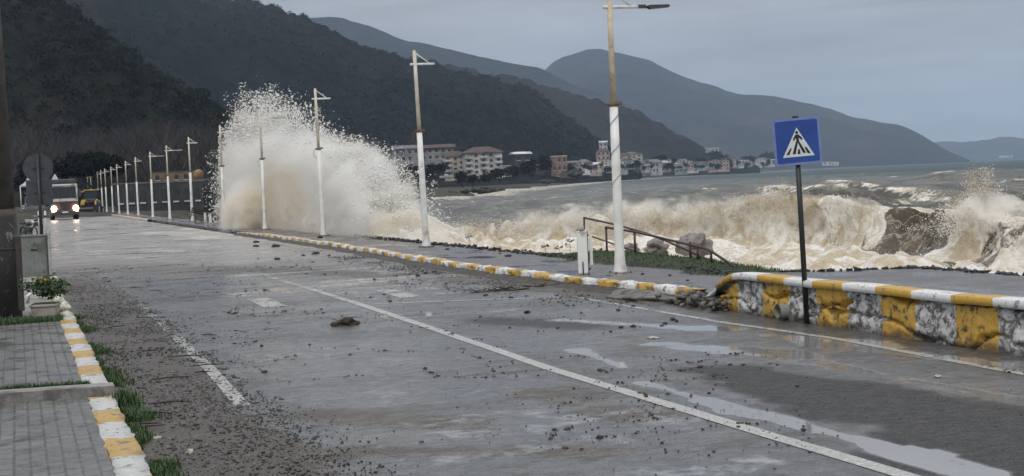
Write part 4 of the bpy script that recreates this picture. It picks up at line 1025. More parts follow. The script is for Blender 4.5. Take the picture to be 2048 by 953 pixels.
ords = ['nearest', 'second nearest', 'third nearest', 'fourth nearest', 'fifth nearest', 'sixth nearest', 'seventh nearest', 'eighth nearest', 'ninth nearest', 'tenth nearest', 'eleventh nearest', 'twelfth nearest', 'thirteenth nearest', 'fourteenth nearest', 'fifteenth nearest', 'sixteenth nearest', 'seventeenth nearest', 'farthest']
more = ['with rusty upper tube and dark lamp head, beside the stair railing', 'standing alone right of the bursting wave', 'standing before the middle of the bursting wave', 'before the left part of the bursting wave', 'with its foot lost in the left edge of the spray', 'in front of the rounded ochre tank']
for i, u in enumerate(us):
    t = LP if i == 0 else copy_tree(LP)
    t.scale = (1, 1, 1)
    if i == 0: loc = (11.45, 26.95, .13); FIRST = t
    else: loc = (12.0, ycol(u, 12.0), .15)
    t.location = loc; t.rotation_euler = ((rnd.random() - .5) * .012, [-.0, -.016, -.012, 0, .003][i] if i < 5 else (rnd.random() - .5) * .015, 0)
    tag(t, f"{ords[i]} white lamp post " + (more[i] if i < 6 else 'in the row along the promenade'), 'lamp post', 'lamp posts along the promenade')
# lamp heads: the near one with a dark lantern, some others with a thin one
def lamp_head(parent, big):
    b = MB(); b.box((.70, 0, 5.69), (.17, .09, .08), bev=.015); b.prism([(.80, 0), (.88, -.07), (1.28, -.03), (1.30, .0), (1.28, .03), (.86, .02)], -.06, .06, M=Matrix.Translation((0, 0, 5.70)) @ Matrix(((1, 0, 0, 0), (0, 0, 1, 0), (0, 1, 0, 0), (0, 0, 0, 1))))
    b.tube([(.6, 0, 5.68), (.85, 0, 5.66)], .018, 6)
    return b.build('lamp_head', M['lamp_head'] if big else M['cabinet_light'], parent)
roots = sorted([o for o in SC.objects if o.name.startswith('lamp_post')], key=lambda o: o.location.y)
for _c in [c for c in SC.objects if c.parent == roots[0] and c.name.startswith('upper_tube')]:
    _c.material_slots[0].link = 'OBJECT'; _c.material_slots[0].material = M['pole_rusty']; _c['label'] = 'rusty upper tube of the near lamp post'
h0 = lamp_head(roots[0], True); h1 = lamp_head(roots[3], False)
for k in (6, 7):
    q = h1.copy(); link(q); q.parent = roots[k]
FIRST.scale = (1, 1, .943)
# spiral cable on the nearest post
b = MB(); b.tube([(.096 * math.cos(a * .9), .096 * math.sin(a * .9), 1.6 + a * .09) for a in np.arange(0, 21, .25)], .006, 5); b.build('cable', M['dark_metal'], roots[0])

# ================================================================== CROSSING SIGN
sy_ = 17.4; sgn = empty('crossing_sign', (10.1 - .32, sy_ - .05, 0))
sgn.location = tuple(gnd(1614, 648, 0.0)); sgn.rotation_euler = (0, math.radians(-1.2), -math.radians(24))
tag(sgn, 'square blue pedestrian crossing sign on a dark leaning post in front of the sea wall', 'road sign')
b = MB(); b.tube([(0, 0, -.05), (0, 0, 2.78)], .036, 14); b.tube([(0, 0, 2.77), (0, 0, 2.80)], .045, 12); b.build('post', M['black_metal'], sgn)
S = .625; pz = 2.46
pan = MB(); R2 = Matrix.Translation((0, -.062, pz)) @ Matrix.Rotation(math.radians(-1.6), 4, 'Y') @ Matrix(((1, 0, 0, 0), (0, 0, 1, 0), (0, 1, 0, 0), (0, 0, 0, 1)))
# local: x right, y up, z = toward away from viewer (negative = toward viewer)
def rrect(s, r, n=5):
    P = []
    for cx_, cy_, a0 in ((s - r, s - r, 0), (-s + r, s - r, 90), (-s + r, -s + r, 180), (s - r, -s + r, 270)):
        for k in range(n + 1): a = math.radians(a0 + 90 * k / n); P.append((cx_ + r * math.cos(a), cy_ + r * math.sin(a)))
    return P
pan.prism(rrect(S / 2, .03), -.012, .012, M=R2); panel = pan.build('panel', M['sign_edge'], sgn)
b = MB(); b.prism(rrect(S / 2 - .032, .018), -.0155, -.012, M=R2); b.build('blue_field', M['sign_blue'], panel)
b = MB(); b.prism([(-.205, -.205), (.215, -.205), (.005, .185)], -.0185, -.0155, M=R2); b.build('white_triangle', M['sign_white'], panel)
fig = MB(); Z0, Z1 = -.0215, -.0185
fig.prism([(.002 + .019 * math.cos(a), .118 + .021 * math.sin(a)) for a in np.arange(0, 6.28, .4)], Z0, Z1, M=R2)
fig.prism([(-.020, .090), (.024, .090), (.066, .045), (.072, .020), (.056, .014), (.040, .036), (.026, .046), (.022, .0), (-.012, .0), (-.012, .046), (-.028, .030), (-.042, .010), (-.056, .018), (-.048, .042)], Z0, Z1, M=R2)
fig.prism([(-.014, .003), (.012, .003), (-.010, -.075), (-.034, -.168), (-.074, -.168), (-.048, -.085)], Z0, Z1 - .0004, M=R2)
fig.prism([(.0, .002), (.024, .002), (.060, -.070), (.104, -.162), (.066, -.162), (.030, -.080)], Z0 - .0004, Z1, M=R2)
fig.build('walking_figure', M['sign_black'], panel)
b = MB()
for x0, x1, x2, x3, yt in ((-.158, -.118, -.080, -.098, -.085), (-.010, .030, .024, .004, -.105), (.126, .165, .115, .088, -.088)):
    b.prism([(x0, -.172), (x1, -.172), (x2, yt), (x3, yt)], -.0213, -.0185, M=R2)
b.build('stripes', M['sign_black'], panel)
b = MB(); b.box((0, -.028, pz + .18), (.12, .05, .03)); b.box((0, -.028, pz - .18), (.12, .05, .03)); b.build('bracket', M['dark_metal'], sgn)

# ================================================================== STAIR RAILING + GRASS MOUND
rl = empty('stair_railing', (13.3, 30, .15)); tag(rl, 'dark red steel handrail along the steps down to the sea', 'railing')
def P3(u, v, x): return Vector(onx(u, v, x)) - Vector((13.3, 30, .15))
fr_ = [P3(u, v, 13.3) for u, v in [(1211, 455), (1269, 464), (1300, 471), (1388, 492), (1410, 497), (1424, 504), (1492, 549)]]
b = MB(); b.tube(fr_, .028, 8); b.build('front_handrail', M['rail_metal'], rl)
b = MB(); b.tube([P3(u, v, 14.6) for u, v in [(1168, 436), (1233, 450), (1292, 467), (1330, 481), (1414, 519)]], .028, 8); b.build('rear_handrail', M['rail_metal'], rl)
b = MB(); b.tube([P3(u, v, 14.5) for u, v in [(1168, 468), (1237, 492), (1292, 510)]], .022, 8); b.build('middle_rail', M['rail_metal'], rl)
for u, v0, v1, xx in [(1212, 455, 522, 13.3), (1269, 464, 514, 13.3), (1380, 484, 520, 13.3), (1395, 494, 524, 13.3), (1422, 503, 530, 13.3), (1168, 436, 500, 14.6)]:
    b = MB(); a = P3(u, v0, xx); c = P3(u, v0, xx); c.z = (Vector(onx(u, v1, xx)) - Vector((13.3, 30, .15))).z; b.tube([a, c], .028, 8); b.build('post', M['rail_metal'], rl)
# mound
my = np.linspace(24.2, 34.5, 60); mx = np.linspace(0, 1, 16); V = []
for t in my:
    h = .20 * float(np.interp(t, [24.2, 25.5, 27.5, 30, 32, 33.5, 34.5], [0.0, .22, .75, .95, .8, .4, .0])) + .02
    for f in mx:
        V.append((12.45 + f * 1.9 + .1 * math.sin(t), t, .13 + h * math.sin(math.pi * min(1, f * 1.25 + .0)) ** .7 * (1 if f < .8 else 1) * (.85 + .3 * float(vn(t * 2, f * 6, 4))) - (0 if f < .8 else (f - .8) * 5 * 1.0)))
soil = simple('mound_soil', (.035, .04, .022), .9, .5, 6, bump=.6)
mo = mesh_np('grass_mound', V, grid_faces(16, 60), soil, smooth=True); tag(mo, 'low grassy mound beside the stair railing', kind='structure')
MV = np.array(V)
def grass(name, P, h0, h1, label, mat='leaf', wdt=.008, lean=.5):
    N = len(P); a = rng.uniform(0, 6.28, N); h = rng.uniform(h0, h1, N); d = np.stack([np.cos(a), np.sin(a), 0 * a], 1); s_ = np.stack([-np.sin(a), np.cos(a), 0 * a], 1) * wdt
    l = rng.uniform(.1, lean, N)[:, None]; up = np.array([0, 0, 1.]) * h[:, None]
    m = P + up * .6 + d * h[:, None] * l * .4; tp = P + up + d * h[:, None] * l
    V = np.stack([P - s_, P + s_, m + s_ * .8, m - s_ * .8, tp], 1).reshape(-1, 3); i = np.arange(N) * 5
    F1 = np.stack([i, i + 1, i + 2, i + 3], 1); F2 = np.stack([i + 3, i + 2, i + 4, i + 4], 1)
    me = bpy.data.meshes.new(name); me.from_pydata(V.tolist(), [], F1.tolist() + [f[:3].tolist() for f in F2.tolist() and F2]); me.materials.append(M[mat])
    o = bpy.data.objects.new(name, me); link(o); tag(o, label, kind='stuff'); return o
idx = rng.integers(0, len(MV), 7000); P = MV[idx] + rng.normal(size=(7000, 3)) * [.08, .1, 0]; P[:, 2] -= .01
grass('grass', P, .03, .07, 'short grass on the mound by the railing')
# dry weeds on the promenade edge
for i, (u, vb, vt) in enumerate([(1140, 507, 478), (1090, 505, 492), (1118, 507, 495), (938, 487, 470), (1330, 520, 470), (1196, 512, 500)]):
    if i == 4: continue
    q = gnd(u, vb, .15); hh = (vb - vt) / F * (q @ nF); b = MB(); b.tube([(0, 0, 0), (.02, 0, hh * .6), (-.03, 0, hh)], .006, 4)
    for k in range(9):
        z_ = hh * rnd.uniform(.5, 1); a = rnd.random() * 6.28; b.tube([(0, 0, z_), (math.cos(a) * .09, math.sin(a) * .09, z_ + .03)], .004, 4); b.blob((math.cos(a) * .10, math.sin(a) * .10, z_ + .03), .022, 1, .3, k)
    o = b.build('weed', M['twig']); o.location = tuple(q); tag(o, ['tall dry weed with dark seed heads left of the white service post', 'tiny weed on the promenade edge, left of two near the service post', 'tiny weed midway to the tall dry weed', 'dry weed on the edge just right of the second lamp post', '', 'short weed between the service post and the railing'][i], 'weed', 'weeds on the promenade edge')

# white service post with dark pole beside it
q = gnd(1167, 549, .15); sp_ = empty('service_post', tuple(q), -.3); tag(sp_, 'white rounded service post standing on the promenade left of the near lamp post', 'post')
s = (q @ nF) / F
b = MB(); b.box((0, 0, .45), (.20, .16, .9 - .02), bev=.03); b.build('body', M['white_paint'], sp_)
b = MB(); b.tube([(-.02, 0, .88), (-.02, 0, .93), (-.02, 0, .96)], [.085, .08, .03], 14); b.build('cap', M['concrete'], sp_)
b = MB(); b.box((-.01, -.09, .13), (.022, .02, .26)); b.build('vent_slot', M['black_metal'], sp_)
q = gnd(1177, 548, .15); sp2 = empty('service_post', tuple(q), -.3); tag(sp2, 'narrow white and black post close to the right of the rounded service post', 'post')
b = MB(); b.tube([(0, 0, 0), (0, 0, .88)], .019, 8); b.tube([(0, 0, .10), (.05, 0, .10)], .02, 8); b.build('dark_pole', M['black_metal'], sp2)
b = MB(); b.box((.075, .03, .48), (.06, .05, .62), bev=.01); b.build('white_board', M['white_paint'], sp2)

# ================================================================== LEFT SIDE THINGS
q = gnd(20, 636, .13); up = empty('utility_pole', (float(q[0]) - .12, float(q[1]) + .2, .13)); tag(up, 'thick dark concrete utility pole with torn posters at the left edge', 'utility pole')
rr_ = .33
b = MB(); b.tube([(0, 0, -.1), (0, 0, 1.85)], [rr_, rr_ * .97], 28); b.tube([(0, 0, 1.86), (0, 0, 9)], [rr_ * .92, rr_ * .58], 28); b.build('shaft', M['utility'], up)
b = MB(); b.tube([(rr_ * .99 * math.cos(a), rr_ * .99 * math.sin(a), 1.18) for a in np.arange(0, 6.3, .3)], .012, 5); b.build('band', M['dark_metal'], up)
b = MB(); b.box((rr_ - .02, -.14, .75), (.12, .10, 1.3), bev=.02); b.build('cable_duct', M['dark_metal'], up)

cabp = gnd(74, 552, .13); cs = (cabp @ nF) / F
cab_ = empty('service_cabinet', tuple(cabp), -.25); tag(cab_, 'grey metal service cabinet behind the planter', 'cabinet')
cw, ch = 50 * cs, 80 * cs
b = MB(); b.box((0, 0, ch / 2), (cw, cw * .7, ch), bev=.02); b.box((0, 0, ch + .012), (cw * 1.08, cw * .78, .05), bev=.01); b.build('body', M['cabinet'], cab_)
b = MB(); b.box((-cw * .22, -cw * .352, ch * .48), (cw * .46, .012, ch * .8), bev=.004); b.box((cw * .24, -cw * .352, ch * .48), (cw * .44, .012, ch * .8), bev=.004); b.build('door', M['cabinet'], cab_)
b = MB(); b.box((.02, -cw * .37, ch * .66), (.16, .03, .04), bev=.004); b.build('vent_slot', M['black_metal'], cab_)
b = MB(); b.box((cw / 2 + .06, -cw * .2, ch * .56), (.06, .08, ch * 1.1), bev=.01); b.build('side_post', M['cabinet_light'], cab_)

# back of round sign + rectangular plate
sq = gnd(88, 556, .13); sq = np.array([sq[0] + .02, sq[1] + 1.2, .13]); ss_ = (sq @ nF) / F
rs = empty('round_sign', tuple(sq), -.1); tag(rs, 'round traffic sign seen from behind above a dark rectangular plate, beside the utility pole', 'road sign')
hs_ = (560 - 316) * ss_
b = MB(); b.tube([(0, 0, 0), (0, 0, hs_)], .045, 10); b.build('post', M['black_metal'], rs)
b = MB(); b.tube([(0, .06, hs_ - 28 * ss_), (0, .075, hs_ - 28 * ss_)], 29 * ss_, 36); b.build('disc', M['sign_back'], rs)
b = MB(); b.box((0, .06, hs_ - 77 * ss_), (50 * ss_, .02, 50 * ss_), bev=.006); b.build('plate', M['sign_back'], rs)
b = MB(); b.box((0, .04, hs_ - 28 * ss_), (.3, .025, .04)); b.box((0, .035, hs_ - 77 * ss_), (.3, .025, .04)); b.build('bracket', M['dark_metal'], rs)
for i, (u, v, lab) in enumerate([(80, 474, 'white bollard left of the round sign post'), (93, 474, 'white bollard right of the round sign post')]):
    q = gnd(u, v, .1); s = (q @ nF) / F; t = empty('bollard', tuple(q)); tag(t, lab, 'bollard', 'white bollards by the round sign')
    b = MB(); b.tube([(0, 0, 0), (0, 0, 50 * s), (0, 0, 52 * s)], [2.3 * s, 2.2 * s, 1 * s], 12); b.build('shaft', M['white_paint'], t)
    b = MB(); b.tube([(0, 0, 38 * s), (0, 0, 43 * s)], 2.45 * s, 12, caps=False); b.build('band', M['sign_back'], t)

# planter and its plants
pq = gnd(92, 640, .13); ps = (pq @ nF) / F
pl = empty('planter', tuple(pq), -.2); tag(pl, 'square concrete planter with a leafy plant beside the utility pole', 'planter')
b = MB(); b.box((0, 0, 14 * ps), (44 * ps, 40 * ps, 28 * ps), bev=.015, taper=1.12)
b.box((0, 0, 30 * ps), (54 * ps, 50 * ps, 5 * ps), bev=.012); b.build('pot', M['planter'], pl)
b = MB(); b.box((0, 0, 32.8 * ps), (46 * ps, 42 * ps, .02)); b.build('soil', soil, pl)
cP = np.array([(rng.normal() * .16 - .06, rng.normal() * .14, .40 + rng.uniform(0, .26)) for _ in range(22)])
Vv, Ff = leafy_crowns(cP, np.full(len(cP), .13), 60, .22, .9); mesh_np('foliage', Vv, Ff, M['leaf'], pl)
for k in range(5): b = MB(); b.blob((.02 + rng.normal() * .06, -.03, .64 + rng.normal() * .03), .03, 1, .3, k); b.build('flower', M['flower'], pl)
b = MB(); b.tube([(-.26, -.12, .30), (-.24, -.14, .42), (-.18, -.16, .46)], .03, 8); b.build('spout', M['white_paint'], pl)

# painted stones at the kerb end
wst = simple('whitewashed', (.60, .58, .48), .8, .2, 9, dirt=(.2, .22, .08), dsc=6)
for i, (u, v, r, lab) in enumerate([(118, 606, .12, 'flat topped whitewashed stone behind the planter'), (125, 622, .13, 'largest whitewashed stone beside the planter'), (133, 637, .11, 'whitewashed stone where the kerb begins'), (103, 548, .12, 'whitewashed stone against the cabinet'), (106, 566, .12, 'whitewashed stone with green moss below the cabinet'), (112, 580, .08, 'small whitewashed stone between cabinet and planter')]):
    q = gnd(u, v, .13); b = MB(); b.blob((0, 0, 0), (r * 1.1, r, r * .85), 3, .22, i + 9); o = b.build('painted_stone', wst); o.location = (q[0], q[1], q[2] + r * .4); tag(o, lab, 'stone', 'whitewashed stones along the kerb end')

# grass strips: kerb foot, cross kerb, pavement back
P = np.array([(.86 + abs(rng.normal()) * .06 * (1 + .8 * math.sin(t * 1.9) + .5 * math.sin(t * 5)), t, .0) for t in np.concatenate([rng.uniform(9, 16, 8000), rng.uniform(16, 27, 5500)])])
keep = vn(P[:, 1] * 1.1, P[:, 0] * 0, 3) > .28; grass('grass', P[keep], .03, .085, 'grass growing out of the gutter along the left kerb', wdt=.007)
P = np.array([(a, 16.33 - .10 * 0 + abs(rng.normal()) * .10 + (.57 - a) * .125 - .85 * .0 - .78 + .0, .15) for a in rng.uniform(-1.2, .62, 3500)])
keep = vn(P[:, 0] * 2.2, P[:, 1] * 0, 8) * (1 + (P[:, 0] > 0) * .6) > .45; grass('grass', P[keep], .03, .09, 'grass along the back of the concrete cross kerb', wdt=.006)
P = np.array([(a, 24.5 + abs(rng.normal()) * .5, .14) for a in rng.uniform(-1.0, .62, 4500)])
grass('grass', P, .03, .10, 'grass patch around the utility pole and planter', wdt=.008)
P = np.array([(.92 + rng.normal() * .05, 14.9 + rng.normal() * .12, .0) for _ in range(700)]); grass('grass', P, .08, .2, 'taller grass tuft at the gap between the two kerbs')

# marquee tents far left
for u, v, wp, hp, lab in [(62, 392, 40, 50, 'white peaked marquee next to the utility pole'), (112, 392, 58, 44, 'white peaked marquee behind the truck')]:
    q = at(u, v, 190); s = 190 / F; t = empty('marquee', tuple(q), -math.atan2(q[0], q[1])); tag(t, lab, 'tent', 'white marquees at the far left')
    W = wp * s / 2; Hh = hp * s
    b = MB(); prof = [(1.0, .42), (.72, .48), (.45, .58), (.22, .74), (.08, .92), (.0, 1.0)]; rings = []
    for f, z_ in prof: rings.append([b.bm.verts.new((W * f * a, W * f * c, Hh * z_)) for a, c in ((-1, -1), (1, -1), (1, 1), (-1, 1))])
    for A, Bq in zip(rings, rings[1:]):
        for k in range(4): b.bm.faces.new((A[k], A[(k + 1) % 4], Bq[(k + 1) % 4], Bq[k]))
    for k in range(4): a, c = ((-1, -1), (1, -1), (1, 1), (-1, 1))[k], ((1, -1), (1, 1), (-1, 1), (-1, -1))[k]; b.bm.faces.new([b.bm.verts.new(p) for p in ((W * a[0], W * a[1], Hh * .42), (W * c[0], W * c[1], Hh * .42), (W * c[0], W * c[1], Hh * .36), (W * a[0], W * a[1], Hh * .36))])
    b.build('canopy', M['canvas'], t)
    for a, c in ((-1, -1), (1, -1), (1, 1), (-1, 1)):
        b = MB(); b.tube([(W * a * .97, W * c * .97, -2), (W * a * .97, W * c * .97, Hh * .4)], .06, 6); b.build('leg', M['white_paint'], t)

# truck
def wheel(parent, loc, r, wd, name='wheel'):
    b = MB(); b.tube([(-wd / 2, 0, 0), (-wd * .4, 0, 0), (wd * .4, 0, 0), (wd / 2, 0, 0)], [r * .9, r, r, r * .9], 24)
    o = b.build(name, M['rubber'], parent); o.location = loc
    b = MB(); b.tube([(-wd * .53, 0, 0), (wd * .53, 0, 0)], r * .5, 16); b.build('rim', M['cabinet_light'], o); return o
em = NT('headlight_glow'); em.set('Base Color', (.9, .8, .7)); em.set('Emission Color', (1, .66, .50)); em.set('Emission Strength', 20.0)
am = NT('amber_glow'); am.set('Base Color', (.8, .4, .1)); am.set('Emission Color', (1, .5, .15)); am.set('Emission Strength', 3.0)
tq = gnd(131, 440, 0.0); tr = empty('truck', tuple(tq), -math.atan2(tq[0], tq[1]) + .03); tr.scale = (1.15, 1.15, 1.24)
tag(tr, 'white cabbed truck driving towards us with both headlights on', 'truck')
b = MB(); b.box((0, .9, 2.05), (2.45, 1.9, 2.1), bev=.12); b.build('cab', M['truck_white'], tr)
b = MB(); b.box((0, .80, 1.05), (2.47, 2.0, 1.1), bev=.05); b.build('lower_cab', M['truck_red'], tr)
b = MB(); b.box((0, .9, 3.32), (2.3, 1.5, .42), bev=.15); b.build('roof_deflector', M['truck_dark'], tr)
b = MB(); b.box((0, -.065, 2.35), (2.12, .06, .98), bev=.02); b.build('windscreen', M['glass_dark'], tr)
b = MB(); b.box((0, -.07, 1.32), (1.7, .06, .50), bev=.02)
for k in range(3): b.box((0, -.12, 1.16 + k * .16), (1.6, .05, .04))
b.build('grille', M['truck_dark'], tr)
b = MB(); b.box((0, -.22, .62), (2.46, .35, .42), bev=.06); b.build('bumper', M['truck_dark'], tr)
b = MB(); b.box((0, -.41, .66), (.55, .02, .12)); b.build('number_plate', M['sign_white'], tr)
b = MB(); b.box((0, 4.6, 1.9), (2.5, 5.2, 1.9), bev=.05); b.box((0, 4.4, .85), (1.0, 6.2, .3)); b.build('load_bed', M['truck_dark'], tr)
for sg in (-1, 1):
    b = MB(); b.tube([(sg * .98, -.42, .98), (sg * .98, -.36, .98)], .25, 20); b.build('headlight', em.m, tr)
    b = MB(); b.box((sg * 1.12, -.41, .72), (.16, .03, .10)); b.build('indicator', am.m, tr)
    b = MB(); b.box((sg * 1.42, -.05, 2.3), (.22, .12, .62), bev=.03); b.tube([(sg * 1.2, .0, 2.55), (sg * 1.42, -.03, 2.55)], .02, 6); b.build('mirror', M['truck_dark'], tr)
    for yy_ in (.9, 4.9, 6.2): wheel(tr, (sg * 1.08, yy_, .5), .5, .32)
b = MB(); b.box((-.0, -.10, 3.02), (2.2, .2, .14), bev=.04); b.build('sun_visor', M['truck_white'], tr)

# backhoe loader
lq = gnd(180, 431, 0.0); ld = empty('digger', tuple(lq), -math.atan2(lq[0], lq[1]) - .25); tag(ld, 'yellow wheeled digger parked behind the truck, right of it', 'digger')
b = MB(); b.box((.1, 1.6, 1.35), (1.5, 2.6, .8), bev=.12); b.box((.1, .3, 1.9), (1.4, .9, .5), bev=.1); b.build('body', M['truck_dark'], ld)
b = MB(); b.box((.1, 1.2, 2.55), (1.55, 1.5, 1.3), bev=.08); b.build('cab', M['glass_dark'], ld)
b = MB(); b.box((.1, 1.2, 3.27), (1.8, 1.8, .14), bev=.05); b.tube([(-1.3, .3, 2.95), (-.6, .6, 3.2), (.2, 1.0, 3.28)], .11, 8); b.build('cab_roof', M['machine_yellow'], ld)
for sg in (-1, 1):
    b = MB(); b.tube([(sg * .9, .35 + .85 * math.cos(a), .95 + 1.0 * math.sin(a)) for a in np.arange(.2, 3.0, .2)], .14, 6); b.build('mudguard', M['machine_yellow'], ld)
    wheel(ld, (sg * .95, .35, .75), .75, .42); wheel(ld, (sg * .85, 2.9, .55), .55, .35)
b = MB(); b.tube([(-.1, .0, 1.5), (-.35, -1.0, 1.95), (-.4, -1.5, 1.3)], .13, 8); b.build('loader_arm', M['machine_yellow'], ld)
b = MB(); b.prism([(-.95, 0), (.95, 0), (.95, .5), (-.95, .5)], 0, .55, M=Matrix.Translation((0.0, -2.0, .35)) @ Matrix.Rotation(.4, 4, 'X')); b.build('bucket', M['dark_metal'], ld)

# parked car, motorbikes and clutter at the far left
def car(u, v, lab, mat, rz, grp=None):
    q = gnd(u, v, 0); c = empty('parked_car', tuple(q), rz); tag(c, lab, 'car', grp)
    body = [(-2.1, .35), (-2.1, .82), (-1.9, .95), (-1.1, 1.0), (-.6, 1.42), (.9, 1.45), (1.6, 1.0), (2.1, .9), (2.15, .4), (1.9, .28), (-1.9, .28)]
    b = MB(); b.prism(body, -.85, .85, M=Matrix(((0, 0, 1, 0), (1, 0, 0, 0), (0, 1, 0, 0), (0, 0, 0, 1)))); bmesh.ops.bevel(b.bm, geom=b.bm.edges[:], offset=.05, segments=2, affect='EDGES'); b.build('body', mat, c)
    for sg in (-1, 1):
        b = MB(); b.prism([(-.95, 1.03), (-.55, 1.36), (.82, 1.38), (1.35, 1.03)], sg * .852, sg * .862, M=Matrix(((0, 0, 1, 0), (1, 0, 0, 0), (0, 1, 0, 0), (0, 0, 0, 1)))); b.build('window', M['glass_dark'], c)
        for yy_ in (-1.3, 1.35): wheel(c, (sg * .78, yy_, .33), .33, .2)
    b = MB(); b.prism([(-.72, .0), (.72, .0), (.62, .42), (-.62, .42)], 0, .02, M=Matrix.Translation((0, -1.07, 1.02)) @ Matrix.Rotation(math.radians(48), 4, 'X')); b.build('windscreen', M['glass_dark'], c)
    for sg in (-1, 1): b = MB(); b.box((sg * .6, -2.1, .72), (.35, .06, .15), bev=.02); b.build('headlight', M['sign_white'], c)
    return c
car(53, 427, 'white car parked under the marquee by the utility pole', M['truck_white'], -.05, None)
car(-20, 436, 'dark car parked left of the white car', M['truck_dark'], .2, None)
def motorbike(u, v, lab):
    q = gnd(u, v, .1); c = empty('motorcycle', tuple(q), .5); tag(c, lab, 'motorcycle', 'motorcycles beside the utility pole')
    for yy_ in (-.62, .62):
        b = MB(); b.tube([(0, yy_ + .29 * math.cos(a), .31 + .29 * math.sin(a)) for a in np.arange(0, 6.6, .35)], .045, 7); b.build('wheel', M['rubber'], c)
    b = MB(); b.tube([(0, -.62, .31), (0, -.42, .85), (0, -.38, 1.0)], .03, 7); b.tube([(-.33, -.30, 1.02), (0, -.38, 1.0), (.33, -.30, 1.02)], .02, 6); b.build('fork', M['cabinet_light'], c)
    b = MB(); b.blob((0, -.08, .78), (.13, .28, .13), 2, .05, 2); b.box((0, .0, .45), (.22, .42, .3), bev=.06); b.tube([(0, .1, .45), (0, .62, .31)], .03, 6); b.build('tank', M['truck_dark'], c)
    b = MB(); b.box((0, .42, .80), (.22, .6, .09), bev=.04); b.build('seat', M['rubber'], c)
    b = MB(); b.blob((0, -.5, .86), (.08, .07, .09), 2, .02, 1); b.build('headlight', M['sign_white'], c); return c
motorbike(58, 476, 'dark motorcycle leaning behind the service cabinet'); motorbike(72, 462, 'second motorcycle farther back behind the cabinet')

# posts and rail at the spray's left edge
for u, v, lab in [(411, 446, 'left short white post by the spray'), (421, 447, 'right short white post by the spray')]:
    q = gnd(u, v, .1); s = (q @ nF) / F; t = empty('bollard', tuple(q)); tag(t, lab, 'bollard', 'short white posts at the left edge of the spray')
    b = MB(); b.box((0, 0, 10 * s), (.16, .16, 20 * s), bev=.02); b.build('shaft', M['white_paint'], t); b = MB(); b.box((0, 0, 20.5 * s), (.2, .2, .05), bev=.01); b.build('cap', M['concrete'], t)
q = gnd(398, 446, .1); bn = empty('bench', tuple(q), .9); tag(bn, 'dark bench tipped over beside the short white posts', 'bench')
bn.rotation_euler = (.25, .15, .9)
b = MB(); [b.box((0, -.15 + k * .13, .45), (1.7, .1, .04), bev=.008) for k in range(4)]; b.build('seat', M['dark_metal'], bn)
b = MB(); [b.box((0, .32, .62 + k * .14), (1.7, .04, .1), bev=.008) for k in range(3)]; b.build('backrest', M['dark_metal'], bn)
for sg in (-1, 1): b = MB(); b.tube([(sg * .7, -.15, 0), (sg * .7, -.1, .43), (sg * .7, .3, .43), (sg * .7, .38, .95)], .03, 6); b.tube([(sg * .7, .3, .43), (sg * .7, .32, 0)], .03, 6); b.build('leg', M['dark_metal'], bn)

# ================================================================== THE BURSTING WAVE
top_px = [(425, 470), (436, 400), (444, 350), (452, 262), (470, 225), (490, 196), (508, 180), (530, 184), (552, 180), (575, 194), (600, 212), (618, 240), (640, 262), (665, 268), (690, 276), (712, 284), (735, 294), (760, 312), (785, 340), (810, 370), (832, 400), (846, 440), (868, 480)]
core_px = [(425, 475), (440, 400), (450, 350), (468, 318), (490, 302), (520, 296), (552, 288), (585, 286), (620, 290), (650, 296), (680, 304), (710, 318), (735, 336), (760, 360), (782, 390), (800, 415), (818, 442), (834, 465), (850, 488)]
XS = 14.2
def env(px):
    q = np.array([onx(u, v, XS) for u, v in px]); o_ = np.argsort(q[:, 1]); return q[o_, 1], q[o_, 2]
ty, tz = env(top_px); cy_, cz_ = env(core_px); cz_ = cz_ + .9 * (fbm(cy_ * .33, cy_ * 0, 402, 4) - .5)
splash = empty('wave_splash', (XS, 66, 0)); tag(splash, 'towering cream burst of wave breaking over the promenade behind the lamp posts', 'wave splash')
# churned core: a thick lumpy body whose outline follows the water thrown up along the sea wall
core_t = np.linspace(cy_[0] + .1, cy_[-1] - .3, 260); rings = []; nr = 56
V = []
for t in core_t:
    h = float(np.interp(t, cy_, cz_)); h = max(h, -.6)
    for k in range(nr):
        a = math.pi * k / (nr - 1); V.append([math.cos(a), t, math.sin(a), h])
V = np.array(V)
a_ = V[:, 0]; tt = V[:, 1]; s_ = V[:, 2]; hh = V[:, 3]
lump = (fbm(tt * .55 + a_ * 2, s_ * 3 + tt * .1, 201, 5) - .5)
lump2 = (fbm(tt * 1.9 + a_ * 5, s_ * 7 - tt * .3, 207, 5) - .5)
wd = 1.0 + .8 * ss(74, 90, tt)
hh = np.where(tt > 76, hh * .72, hh); left_spill = ss(80, 88, tt) * ss(112, 100, tt)
xx = XS + a_ * (wd + lump * 1.8 + lump2 * .9) * (.45 + .55 * np.sqrt(1 - np.clip(s_, 0, .999) ** 2) * .6 + .2) - left_spill * (a_ < 0) * 1.6 * np.abs(a_) * (1.1 - s_)
zz3 = -1.2 + (hh * .74 + 1.2) * np.sqrt(np.clip(s_, 0, 1)) + lump * 1.5 * s_ + lump2 * .9 * s_
xx = np.maximum(xx, .1336 * tt + .5)
Vc = np.stack([xx - XS, tt - 66 + lump2 * .8, zz3], 1)
mesh_np('foam_core', Vc, grid_faces(nr, len(core_t)), M['core'], splash, smooth=True)

